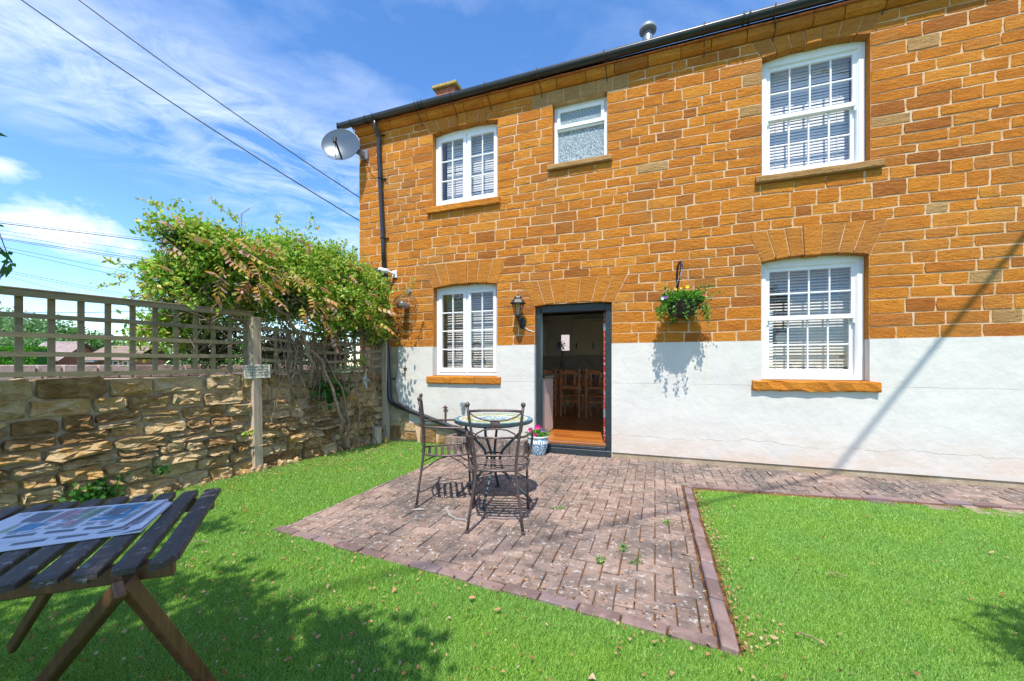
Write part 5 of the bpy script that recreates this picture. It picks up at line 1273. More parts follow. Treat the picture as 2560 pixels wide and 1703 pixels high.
# ================================================================== TABLE AND CHAIRS
def metal_chair(loc, rz, label, parent=None):
    t = thing('metal_chair', label, 'chair', loc, rz, 'wrought metal garden chairs'); n = 8
    def P(name, mb): return part(name, mb, 'chair_iron', t, True, True)
    rp = {}
    for s_ in (-1, 1):
        pts = [(s_*.205, -.275, 0), (s_*.185, -.255, .15), (s_*.155, -.225, .36), (s_*.150, -.215, .45), (s_*.155, -.215, .55), (s_*.175, -.225, .70), (s_*.195, -.240, .84), (s_*.205, -.25, .92)]
        lg = P('back_post', MB().tube(pts, .0105, n)); rp[s_] = pts
        part('finial', MB().lathe([(.001, -.02), (.014, -.013), (.019, 0), (.014, .013), (.001, .02)], 10, (s_*.205, -.25, .935)), 'chair_iron', lg, True, True); part('foot', MB().lathe([(.016, 0), (.016, .018), (.010, .022)], 8, (s_*.205, -.275, 0)), 'chair_iron', lg, True)
        P('leg', MB().tube([(s_*.235, .225, 0), (s_*.228, .215, .25), (s_*.225, .20, .44)], .0105, n))
        P('armrest', MB().tube([(s_*.170, -.222, .69), (s_*.215, -.18, .69), (s_*.245, -.05, .685), (s_*.262, .10, .68), (s_*.270, .16, .665), (s_*.272, .185, .62), (s_*.262, .19, .54), (s_*.24, .195, .47), (s_*.225, .198, .44)], .0095, n))
        P('leg_brace', MB().tube([(s_*.165, -.235, .30), (s_*.10, -.10, .375), (0, 0, .39), (-s_*.12, .12, .35), (-s_*.228, .213, .27)], .006, 6))
    P('seat_frame', MB().tube([(-.15, -.215, .445), (-.19, -.17, .44), (-.235, -.02, .44), (-.245, .12, .445), (-.225, .205, .45), (-.15, .235, .45), (0, .245, .45), (.15, .235, .45), (.225, .205, .45), (.245, .12, .445), (.235, -.02, .44), (.19, -.17, .44), (.15, -.215, .445), (0, -.235, .445)], .0085, n, closed=True))
    for k in range(7):
        y = -.165+k*.058; w2 = .20+.035*math.sin((k+1)/8*math.pi)
        pts = [(-w2, y, .442), (-w2*.5, y, .428), (0, y, .424), (w2*.5, y, .428), (w2, y, .442)]; mb = MB()
        for p in pts: mb.v += [(p[0], p[1]-.013, p[2]-.0015), (p[0], p[1]+.013, p[2]-.0015), (p[0], p[1]+.013, p[2]+.0025), (p[0], p[1]-.013, p[2]+.0025)]
        for i in range(4):
            for j in range(4): mb.f.append((i*4+j, i*4+(j+1) % 4, i*4+4+(j+1) % 4, i*4+4+j)); mb.mi.append(0)
        P('seat_slat', mb)
    P('top_rail', MB().tube([(-.20, -.245, .885), (-.10, -.258, .893), (0, -.262, .895), (.10, -.258, .893), (.20, -.245, .885)], .0095, n))
    P('back_rail', MB().tube([(-.172, -.224, .69), (0, -.245, .688), (.172, -.224, .69)], .0085, n))
    P('back_plate', MB().cbox(-.036, .036, -.259, -.253, .752, .822, .002))
    P('upper_scroll', MB().tube([(-.195, -.243, .875), (-.15, -.252, .845), (-.09, -.256, .825), (-.035, -.257, .818), (.035, -.257, .818), (.09, -.256, .825), (.15, -.252, .845), (.195, -.243, .875)], .006, 6))
    P('lower_scroll', MB().tube([(-.165, -.223, .68), (-.14, -.24, .72), (-.09, -.25, .748), (-.035, -.255, .757), (.035, -.255, .757), (.09, -.25, .748), (.14, -.24, .72), (.165, -.223, .68)], .006, 6))
    return t
metal_chair((-1.172, -2.485, .002), R(17), 'brown metal garden chair with its back to the viewer, in front of the mosaic table')
metal_chair((-1.80, -2.17, .002), R(-59.3), 'brown metal garden chair turned sideways at the left of the mosaic table')
def mosaic_table():
    c = Vector((-1.405, -2.02, 0)); t = thing('mosaic_table', 'round garden table with a blue, green and white mosaic top on curved metal legs', 'table', c)
    RR = .362; H = .735
    part('rim', MB().lathe([(.001, H-.035), (RR-.01, H-.035), (RR, H-.028), (RR, H-.004), (RR-.004, H-.002), (.001, H-.002)], 48, c), 'teal_iron', t)
    cols = {'mosaic_teal': (.02, .22, .24), 'mosaic_blue': (.03, .16, .42), 'mosaic_sky': (.12, .45, .55), 'mosaic_green': (.10, .36, .14), 'mosaic_lime': (.42, .55, .12), 'mosaic_yellow': (.80, .58, .08), 'mosaic_red': (.55, .10, .04), 'mosaic_white': (.80, .80, .74), 'mosaic_grout': (.45, .44, .40)}
    for k, v in cols.items(): simple(k, v, .3, 0, .12, 40, .05, .001)
    names = list(cols); I = {k: i for i, k in enumerate(names)}
    mb = MB(); mb.lathe([(.001, H-.001), (RR-.004, H-.001)], 40, c, mi=I['mosaic_grout']); z = H+.0008; nr = 18; dr = (RR-.004)/nr
    def color(r, k, n):
        if r >= 16: return ['mosaic_teal', 'mosaic_teal', 'mosaic_sky'][random.randrange(3)] if r == 17 else random.choice(['mosaic_teal', 'mosaic_blue', 'mosaic_teal'])
        if r == 15: return 'mosaic_white'
        if r in (13, 14): return 'mosaic_red' if (k//2) % 4 == 0 else random.choice(['mosaic_yellow', 'mosaic_lime', 'mosaic_white'])
        if r == 12: return random.choice(['mosaic_lime', 'mosaic_green'])
        if r in (10, 11): return random.choice(['mosaic_green', 'mosaic_sky', 'mosaic_lime']) if (k//3) % 3 else 'mosaic_yellow'
        if r in (7, 8, 9): return 'mosaic_white' if (k+r) % 5 else 'mosaic_sky'
        if r in (4, 5, 6): return random.choice(['mosaic_blue', 'mosaic_sky', 'mosaic_white', 'mosaic_teal'])
        if r in (2, 3): return 'mosaic_white' if k % 3 else 'mosaic_sky'
        return random.choice(['mosaic_yellow', 'mosaic_sky', 'mosaic_blue'])
    for r in range(nr):
        n = max(6, int(2*math.pi*(r+.5)*dr/.019)); g = .0012
        for k in range(n):
            a0, a1 = 2*math.pi*k/n+g/((r+.5)*dr), 2*math.pi*(k+1)/n-g/((r+.5)*dr); r0, r1 = r*dr+g, (r+1)*dr-g; zz = z+random.uniform(0, .0006)
            mb.add([(c.x+math.cos(a)*q, c.y+math.sin(a)*q, zz) for a, q in ((a0, r0), (a0, r1), (a1, r1), (a1, r0))], [(0, 1, 2, 3)], I[color(r, k, n)])
    part('mosaic_tiles', mb, names, t, kind='stuff')
    for fx, fy in ((-1.735, -2.085), (-1.361, -2.374), (-1.496, -1.680), (-1.084, -1.983)):
        d = Vector((fx, fy, 0))-c; d.normalize()
        pts = [c+d*r+Vector((0, 0, z)) for r, z in ((.27, .70), (.26, .62), (.16, .52), (.085, .44), (.06, .36), (.085, .27), (.17, .16), (.26, .09), (.30, .05), (.335, .02))]
        lg = part('leg', MB().tube(pts, .0125, 8), 'teal_iron', t, smooth=True); part('foot', MB().lathe([(.026, 0), (.026, .012), (.015, .02)], 10, pts[-1]-Vector((0, 0, .018))), 'teal_iron', lg)
    part('ring', MB().tube([c+Vector((math.cos(q)*.085, math.sin(q)*.085, .40)) for q in [2*math.pi*k/20 for k in range(20)]], .008, 6, closed=True), 'teal_iron', t, smooth=True)
    part('under_frame', MB().tube([c+Vector((math.cos(q)*.27, math.sin(q)*.27, .69)) for q in [2*math.pi*k/28 for k in range(28)]], .008, 6, closed=True), 'teal_iron', t, smooth=True)
mosaic_table()

# planter of upright blocks round the drain, and the blue pot
t = thing('brick_drain_surround', 'low box of upright pink paving blocks round the drain by the wall', 'planter', (-2.26, -.18, 0))
def block(x0, x1, y0, y1, z1): part('block', MB().cbox(x0, x1, y0, y1, -.03, z1, .006), 'paver', t)
x = -2.86
while x < -1.72: block(x+.002, x+.098, -.36, -.30, .195+random.uniform(-.004, .004)); x += .10
for xx in (-2.86, -1.72):
    y = -.298
    while y < -.06: block(xx, xx+.06, y+.002, y+.098, .195+random.uniform(-.004, .004)); y += .10
mb = MB()
for _ in range(420):
    s_ = random.uniform(.008, .018); M = Matrix.Translation((random.uniform(-2.78, -1.74), random.uniform(-.28, -.04), .11+random.uniform(0, .015))) @ Euler((random.random()*3, random.random()*3, 0)).to_matrix().to_4x4(); mb.box(-s_, s_, -s_*.8, s_*.8, -s_*.5, s_*.5, 0, M)
part('gravel', mb, 'gravel_in', t, kind='stuff'); part('fill', MB().box(-2.79, -1.73, -.295, -.02, 0, .11), 'gravel_in', t)
def m_pot():
    t = NT('pot_glaze'); p = t.pos(); v = t.n('ShaderNodeTexVoronoi', feature='DISTANCE_TO_EDGE'); v.inputs['Scale'].default_value = 26
    d = t.n('ShaderNodeVectorMath', operation='ADD'); nn = t.n('ShaderNodeTexNoise'); nn.inputs['Scale'].default_value = 22; t.l(p, nn.inputs['Vector'])
    sc = t.n('ShaderNodeVectorMath', operation='SCALE'); sc.inputs['Scale'].default_value = .05; t.l(nn.outputs['Color'], sc.inputs[0]); t.l(p, d.inputs[0]); t.l(sc.outputs[0], d.inputs[1]); t.l(d.outputs[0], v.inputs['Vector'])
    c = t.ramp(v.outputs[0], [(.05, (.62, .70, .66)), (.12, (.10, .28, .45)), (.3, (.03, .12, .32)), (.5, (.30, .50, .58))])
    MAT['pot_glaze'] = t.done(t.bsdf(c, .18, 0, None, .6))
m_pot()
c = Vector((-1.51, -.175, 0)); t = thing('flower_pot', 'blue and white glazed pot of magenta flowers left of the door step', 'flower pot', c)
part('pot', MB().lathe([(.001, .0), (.092, .0), (.10, .01), (.105, .04), (.130, .11), (.142, .17), (.138, .215), (.130, .232), (.140, .238), (.148, .250), (.143, .260), (.128, .258), (.122, .23), (.001, .225)], 36, c), 'pot_glaze', t, smooth=True)
part('band', MB().lathe([(.1445, .240), (.150, .250), (.1445, .262)], 36, c), 'white_plastic', t, smooth=True)
mb = MB()
for k in range(26):
    q = 2*math.pi*k/26; a = Vector((math.cos(q), math.sin(q), 0)); s2 = Vector((-a.y, a.x, 0))*.008
    mb.add([c+a*.1405+s2+Vector((0, 0, .205)), c+a*.1405-s2+Vector((0, 0, .205)), c+a*.1445-s2+Vector((0, 0, .165)), c+a*.1445+Vector((0, 0, .155)), c+a*.1445+s2+Vector((0, 0, .165))], [(0, 1, 2, 3, 4)])
part('glaze_marks', mb, 'mosaic_white', t, kind='stuff')
n = 420; q = rng.uniform(0, 6.28, n); r = np.sqrt(rng.random(n))*.15; P = np.stack([c.x+np.cos(q)*r, c.y+np.sin(q)*r, .255+rng.random(n)*.09*(1-(r/.2)**2)], 1)
part('foliage', leaves_mesh('foliage', P, rng.uniform(.03, .06, n), ['leaf_basket'], .4, spread=.6), None, t, kind='stuff')
part('soil', MB().lathe([(.001, .23), (.125, .23)], 20, c), 'dark_beam', t)
for (dx, dy, dz, mt, s_) in ((-.09, -.07, .335, 'blossom_magenta', .034), (.02, -.04, .375, 'blossom_magenta', .040), (.09, -.05, .335, 'blossom_purple', .032), (.0, -.13, .285, 'blossom_magenta', .032), (-.03, .03, .36, 'blossom_magenta', .034), (-.12, .02, .325, 'blossom_magenta', .03)):
    mb = MB(); p = c+Vector((dx, dy, dz))
    for k in range(8):
        a = 2*math.pi*k/8; u = Vector((math.cos(a), -.45, math.sin(a)+.2))*s_; v = Vector((math.cos(a+.5), -.35, math.sin(a+.5)+.2))*s_*.7; w2 = Vector((math.cos(a-.5), -.35, math.sin(a-.5)+.2))*s_*.7
        mb.add([p+Vector((0, .005*(k % 2), 0)), p+w2, p+u, p+v], [(0, 1, 2, 3)])
    part('flower', mb, mt, t)

# ================================================================== SLATTED TABLE AND NEWSPAPERS
def slatted_table():
    Z = .70; s = Vector((.744, -.668, 0)).normalized(); a = Vector((-.765, -.644, 0)).normalized(); F0 = Vector((-1.733, -4.245, Z))
    t = thing('slatted_table', 'dark weathered folding garden table with a slatted top in the lower left corner', 'table', (-1.75, -4.75, 0))
    for k in range(12):
        p = F0+a*(.0755*k+.0275); L = .715+random.uniform(-.003, .003)
        o = bpy.data.objects.new('slat', None)
        mb = MB(); n = 8; pr = [(-.0275, -.009), (-.0275, .006), (-.024, .009), (.024, .009), (.0275, .006), (.0275, -.009)]
        st = [0, .006, .02, .06, .3, .6, L-.05, L-.015, L-.004, L]
        for q in st:
            e = 1 if .006 < q < L-.004 else .80
            if k == 0 and q > L-.06: e = 1-.0*(q-L+.06); 
            for (u, v) in pr:
                uu = u*(.86 if e < 1 and k != 0 else 1)
                if k == 0 and q > L-.05 and u < 0: uu = u+.022*((q-L+.05)/.05)**2*1.6
                mb.v.append((uu, q, v*(e if v > 0 else 1)))
        m_ = len(pr)
        for i in range(len(st)-1):
            for j in range(m_): mb.f.append((i*m_+j, i*m_+(j+1) % m_, (i+1)*m_+(j+1) % m_, (i+1)*m_+j)); mb.mi.append(0)
        mb.f += [tuple(range(m_))[::-1], tuple((len(st)-1)*m_+j for j in range(m_))]; mb.mi += [0, 0]
        bpy.data.objects.remove(o)
        o = part('slat', mb, 'table_wood', t, local=True)
        X = -a if a.cross(s).z < 0 else a
        X = Vector((s.y, -s.x, 0))
        o.matrix_parent_inverse = Matrix.Translation(-Vector(t.location)); o.location = p; o.rotation_euler = (0, 0, math.atan2(s.y, s.x)-math.pi/2+random.gauss(0, .002))
    for d in (.07, .64):
        p = F0+s*d+Vector((0, 0, -.033)); rl = part('rail', MB().beam(p-a*(-.012), p+a*.90, .024, .048, ch=.004), 'leg_wood', t)
        if d > .1: part('screw', MB().lathe([(.001, .006), (.009, .004), (.010, 0)], 10, p+a*.20+s*.0125, Matrix.Rotation(R(90), 4, 'X') @ Matrix.Rotation(0, 4, 'Z')), 'grey_metal', rl)
    T = Vector((-1.30, -4.78, .66)); lw, lt = .044, .024
    def leg(p, q, up): return part('leg', MB().beam(p, q, lt, lw, up, ch=.004), 'leg_wood', t)
    leg(T+Vector((.01, .0, .01)), (-1.50, -4.40, .0), s.cross(Vector((0, 0, 1))).cross(s)); leg((-1.27, -4.80, .665), (-2.115, -4.66, .03), (0, 0, 1)); leg((-1.32, -4.76, .655), (-2.14, -4.61, .03), (0, 0, 1))
    leg((-1.77, -4.67, .655), (-2.56, -4.55, .03), (0, 0, 1)); leg((-1.76, -5.17, .655), (-2.23, -4.73, .0), (0, 0, 1))
    part('stretcher', MB().beam((-1.475, -4.47, .13), (-1.36, -5.02, .13), .03, .045, ch=.004), 'leg_wood', t)
slatted_table()
def newspaper(corner, ex, ey, w_, h_, z, label, seed, name='newspaper', thick=.007):
    random.seed(seed); t = thing(name, label, 'newspaper', (*corner, z)); ex = Vector((*ex, 0)).normalized(); ey = Vector((-ex.y, ex.x, 0)); 
    if ey.y > 0: ey = -ey
    o = Vector((*corner, 0)); n = 14
    def H(u, v): return z+thick+.004*math.sin(u*4.1)*math.sin(v*3)+.010*max(0, 1-u*7)*(.3+.7*v)
    mb = MB(); g = [[(o+ex*w_*i/n+ey*h_*j/n) for j in range(n+1)] for i in range(n+1)]
    for i in range(n+1):
        for j in range(n+1): p = g[i][j]; mb.v.append((p.x, p.y, H(i/n, j/n)))
    N1 = (n+1)
    for i in range(n):
        for j in range(n): mb.f.append((i*N1+j, (i+1)*N1+j, (i+1)*N1+j+1, i*N1+j+1)); mb.mi.append(0)
    part('page', mb, 'newsprint', t, smooth=True)
    body = MB()
    for layer in range(4):
        zz = z+.0012+layer*thick/5; off = random.uniform(-.004, .004)
        q = [o+ex*(off)+ey*off*.5, o+ex*(w_+off)+ey*off, o+ex*(w_+off)+ey*(h_+off), o+ex*off+ey*(h_-off)]; body.add([(p.x, p.y, zz) for p in q]+[(p.x, p.y, zz+.0012) for p in q], [(0, 1, 2, 3), (4, 7, 6, 5), (0, 4, 5, 1), (1, 5, 6, 2), (2, 6, 7, 3), (3, 7, 4, 0)])
    part('pages', body, 'newsprint', t, kind='stuff')
    def blk(mb, u0, u1, v0, v1, mi=0):
        k = 4; vs = []
        for i in range(k+1):
            for j in (0, 1): u = u0+(u1-u0)*i/k; v = v0+(v1-v0)*j; p = o+ex*w_*u+ey*h_*v; vs.append((p.x, p.y, H(u, v)+.0006))
        mb.add(vs, [(2*i, 2*i+1, 2*i+3, 2*i+2) for i in range(k)], mi)
    pics = MB()
    for (u0, u1, v0, v1, mi) in ((.13, .34, .08, .62, 0), (.36, .50, .12, .5, 1), (.52, .66, .10, .45, 2), (.70, .85, .08, .4, 3), (.40, .48, .55, .72, 2), (.62, .75, .5, .72, 0), (.2, .3, .2, .5, 3), (.78, .92, .5, .7, 1)): blk(pics, u0, u1, v0, v1, mi)
    part('pictures', pics, ['print_blue', 'print_green', 'print_pink', 'print_grey'], t, kind='stuff')
    tx = MB()
    for c in range(9):
        for r in range(22):
            if random.random() < .12: continue
            v0 = .06+r*.034; blk(tx, .05+c*.105, .05+c*.105+random.uniform(.05, .085), v0, v0+.014)
    for r in range(3): blk(tx, .10+r*.22, .27+r*.22, .83, .90)
    part('text_lines', tx, 'print_grey', t, kind='stuff')
for nm, col in (('newsprint', (.66, .70, .78)), ('print_blue', (.05, .28, .50)), ('print_green', (.30, .42, .30)), ('print_pink', (.50, .30, .34)), ('print_grey', (.14, .17, .22))): simple(nm, col, .6, 0, .04, 10, .02, .001)

newspaper((-1.735, -4.435), (-.78, -.625), None, .42, .285, .7105, 'newspaper with a blue picture lying on top on the dark slatted table', 3)
newspaper((-1.70, -4.44), (-.70, -.71), None, .42, .285, .7095-.0, 'second newspaper under the top one, its corner and headline edge sticking out', 5, thick=.004)
random.seed(21)

# ================================================================== LITTER
def litter(name, n, region, label=None, smin=.008, smax=.022, mat='leaf_dry'):
    P = []
    while len(P) < n:
        x, y = region()
        if x is None: continue
        P.append((x, y, (.004 if in_patio(x, y) else .012)+random.random()*.008))
    P = np.array(P); return leaves_mesh(name, P, rng.uniform(smin, smax, len(P)), [mat], .7, np.array([0, 0, 3.0]), .6, .5)
def reg_all():
    r = random.random()
    if r < .28: y = random.uniform(-4.2, -.1); return wx(y)+.04+abs(random.gauss(0, .35)), y             # along the rubble wall
    if r < .42: return random.uniform(-3.9, -2.7), random.uniform(-2.2, -.2)
    if r < .62: return random.uniform(-2.6, .3), random.uniform(-3.5, -.1)
    if r < .70: return .355+abs(random.gauss(0, .05)), random.uniform(-3.5, -1.15)
    if r < .82: return random.uniform(-2.8, .8), random.uniform(-4.4, -3.2)
    if r < .9: return random.uniform(-3.6, -.5), random.uniform(-4.6, -3.0)
    return random.uniform(-4, 3.0), random.uniform(-3.9, -.9)
o = part('leaf_litter', litter('leaf_litter', 4600, reg_all, smin=.008, smax=.024), None); tag(o, 'scatter of small dry brown leaves over the turf and paving', 'leaf litter', kind='stuff')
def reg_joint(): return random.uniform(-2.6, .26), random.triangular(-3.45, -.4, -3.0)
o = part('moss_debris', litter('moss_debris', 1500, reg_joint, smin=.004, smax=.010), None); tag(o, 'fine brown debris caught in the joints of the brick patio', 'debris', kind='stuff')
fx = [(420, 1380), (1710, 1385), (720, 1655), (795, 1597), (1065, 1570), (1220, 1590), (1640, 1610), (1655, 1600), (1995, 1590), (1995, 1430), (2290, 1690), (2080, 1445), (880, 1590), (925, 1560), (985, 1480), (880, 1590), (560, 1690), (240, 1640), (290, 1570), (390, 1360), (615, 1280), (460, 1500), (700, 1340), (1360, 1470), (1245, 1530), (1330, 1650), (1835, 1268), (1880, 1400), (2480, 1385), (2100, 1590), (1850, 1680), (1680, 1690), (1480, 1700), (1180, 1500), (1010, 1690), (820, 1470), (350, 1650), (640, 1600), (530, 1420), (1935, 1600)]
def gpt(x, y):
    t_ = 987*1.22/(y-912); p = pix(x, y, t_); return p.x, p.y
def dry_leaf():
    mb = MB(); n = 9; L = 1; vs = [(0, 0, 0)]
    for k in range(n):
        q = 2*math.pi*k/n; r_ = .5*(1+.35*math.cos(3*q)+random.uniform(-.12, .12)); vs.append((math.cos(q)*r_*.75, math.sin(q)*r_, .10*math.cos(2*q)+random.uniform(-.05, .10)))
    mb.add(vs, [(0, 1+k, 1+(k+1) % n) for k in range(n)]); return mb.mesh('fallen_leaf', 'leaf_dry')
LMs = [dry_leaf() for _ in range(5)]
for x, y in fx:
    p = gpt(x, y); o = part('fallen_leaf', random.choice(LMs), None); tag(o, 'single curled dry brown leaf lying on the green turf', 'leaf', 'larger dry leaves lying on the turf')
    o.location = (p[0], p[1], .022); s_ = random.uniform(.016, .034); o.scale = (s_, s_*random.uniform(.8, 1.4), s_); o.rotation_euler = (random.gauss(0, .3), random.gauss(0, .3), random.uniform(0, 6.28))
for (x, y), L_, a_, lab in (((2090, 1443), .085, -.1, 'brown twig lying flat on the right lawn'), ((2030, 1605), .10, -.6, 'long stalk with a brown bud on the right lawn'), ((500, 1360), .12, .3, 'pale curved stalk on the lawn beside the slatted table')):
    p = gpt(x, y); u = Vector((math.cos(a_), math.sin(a_), 0))*L_; c = Vector((p[0], p[1], .024)); o = part('twig', MB().tube([c-u*.5, c+Vector((0, .01, .005)), c+u*.5], .003, 5), 'vine_bark'); tag(o, lab, 'twig')
# weeds in the joints of the patio
for i, (x, y) in enumerate(((1560, 1372), (1593, 1402), (1668, 1305), (1400, 1270), (1500, 1400))):
    p = gpt(x, y); t = thing('weed', ['weed sprouting between the pavers at the right of the patio', 'small weed just below the bigger one in the patio joints', 'green tuft near the right edging of the patio', 'tiny weed between the pavers right of the mosaic table', 'weed in the joint in the middle of the worn pavers'][i], 'weed', (p[0], p[1], 0))
    n = 34; P = np.stack([p[0]+rng.normal(size=n)*.018, p[1]+rng.normal(size=n)*.03, .003+rng.random(n)*.012], 1); part('leaves', leaves_mesh('leaves', P, rng.uniform(.012, .028, n), ['leaf_basket'], .5), None, t, kind='stuff')

# white paint spill and grey streak on the patio
for nm, pts, lab in (('paint_spill', [(-1.90, -2.50), (-1.86, -2.485), (-1.83, -2.51), (-1.86, -2.535), (-1.90, -2.555), (-1.95, -2.56), (-1.92, -2.53)], 'white paint spill on the pavers by the foot of the left chair'), ('paint_spill', [(-1.70, -2.40), (-1.665, -2.365), (-1.655, -2.43), (-1.56, -2.54), (-1.48, -2.585), (-1.34, -2.595), (-1.36, -2.615), (-1.49, -2.605), (-1.57, -2.565), (-1.665, -2.45)], 'pale grey streak of paint on the pavers in front of the mosaic table')):
    mb = MB(); k = len(pts); cx = sum(p[0] for p in pts)/k; cy = sum(p[1] for p in pts)/k; mb.add([(x, y, .0062) for x, y in pts], [tuple(range(k))])
    o = part(nm, mb, 'lime_mark'); tag(o, lab, 'paint mark')

# ================================================================== BEHIND THE GARDEN
CR = Vector((math.cos(R(19.9)), math.sin(R(19.9)), 0)); CF = Vector((-math.sin(R(19.9)), math.cos(R(19.9)), 0)); C0 = Vector((0, -5.4, 0))
def fpt(px_, d, z): return C0+CF*d+CR*((px_-1280)/987*d)+Vector((0, 0, z))
t = thing('lane_wall', 'low grey brown rubble wall beyond the lane, seen through the trellis', 'wall', (-9.2, -2, 0))
mb = MB(); 
for r_ in range(11):
    y = 4.0
    while y > -8:
        L = random.uniform(.18, .5); h = .11; mb.cbox(-9.5, -9.2+random.uniform(-.03, .03), y-L+.012, y-.012, r_*h+.006, (r_+1)*h-.004+.02*(r_ == 10), .012); y -= L
part('stones', mb, 'lane_stone', t, kind='stuff'); part('core', MB().box(-9.49, -9.25, -8, 4, 0, 1.19), 'rubble_mortar', t)
sheet('lane', [[(-9.1, -60), (-4.9, -60), (-4.9, 60), (-9.1, 60)]], -.06, 'rubble_mortar')
def leaf_tree(name, label, cat, c, rad, n, ls, mat, trunk=True, group=None, clump=True):
    t = thing(name, label, cat, (c[0], c[1], 0), group=group); P = []
    nc = max(6, n//60)
    for _ in range(nc):
        d = Vector([random.gauss(0, 1) for _ in range(3)]).normalized(); r = random.uniform(.55, 1.0); cc = Vector((c[0]+d.x*rad[0]*r, c[1]+d.y*rad[1]*r, c[2]+d.z*rad[2]*r)); s_ = random.uniform(.12, .26)*min(rad)
        for _ in range(60): o_ = Vector([random.gauss(0, 1) for _ in range(3)])*s_; P.append(tuple(cc+o_))
    P = np.array(P); P[:, 2] = np.maximum(P[:, 2], .05); part('crown', leaves_mesh('crown', P, rng.uniform(ls*.6, ls*1.3, len(P)), [mat], .7), None, t, kind='stuff')
    if trunk: part('trunk', MB().tube([(c[0], c[1], -.1), (c[0]+.1, c[1], c[2]*.5), (c[0], c[1], c[2])], [rad[0]*.10, rad[0]*.07, rad[0]*.03], 8), 'bark', t, smooth=True)
    return t
for i, (x, d, z, rx, rz, mt, lab) in enumerate(((-40, 58, 5.2, 4.2, 3.8, 'leaf_far', 'pale green tree at the far left behind the hedge'), (45, 62, 5.0, 4.0, 3.9, 'leaf_far', 'tall dark grey green tree beyond the hedge, left of the first trellis slat'), (105, 56, 4.8, 3.6, 3.3, 'leaf_far', 'light green tree behind the bungalow gable'), (160, 60, 4.4, 3.6, 3.0, 'leaf_hedge', 'deep green tree behind the bungalow ridge'), (205, 62, 3.8, 3.2, 2.7, 'leaf_far', 'rounded green tree at the right end of the row behind the bungalow'), (240, 66, 3.0, 2.4, 2.2, 'leaf_dark', 'thin small tree fading behind the vine'), (60, 50, 3.0, 4.0, 2.4, 'leaf_far', 'low pale green tree directly above the clipped hedge'), (330, 70, 3.0, 4, 2.6, 'leaf_far', 'tree hidden mostly behind the vine'), (-180, 55, 5, 5, 4, 'leaf_far', 'tree outside the left edge beyond the hedge'), (450, 60, 2.6, 5, 2.3, 'leaf_far', 'low tree glimpsed through the trellis left of the post'), (620, 60, 2.6, 5, 2.3, 'leaf_hedge', 'low tree glimpsed through the trellis behind the sign post'), (780, 60, 2.4, 5, 2.1, 'leaf_far', 'low tree behind the vine near the house corner'))):
    p = fpt(x, d, 0); leaf_tree('garden_tree', lab, 'tree', (p.x, p.y, z), (rx, rx, rz), 3600, .42, mt, group='trees beyond the lane')
h0 = fpt(-260, 32, 0); h1 = fpt(112, 32, 0); t = thing('clipped_hedge', 'bright green clipped hedge below the distant trees', 'hedge', (h0+h1)/2); n = 12000
f = rng.random(n); P = np.stack([h0.x+(h1.x-h0.x)*f, h0.y+(h1.y-h0.y)*f, np.zeros(n)], 1); side = rng.random(n) < .5
P += np.outer(np.where(side, -.6, rng.uniform(-.6, .6, n)), np.array(CF)); P[:, 2] = np.where(side, rng.uniform(0, 2.6, n), 2.55+rng.normal(size=n)*.05)
part('foliage', leaves_mesh('foliage', P, rng.uniform(.10, .22, n), ['leaf_hedge'], .7), None, t, kind='stuff'); mb = MB(); mb.beam((h0.x, h0.y, 1.2), (h1.x, h1.y, 1.2), 1.0, 2.4); part('core', mb, 'leaf_dark', t)
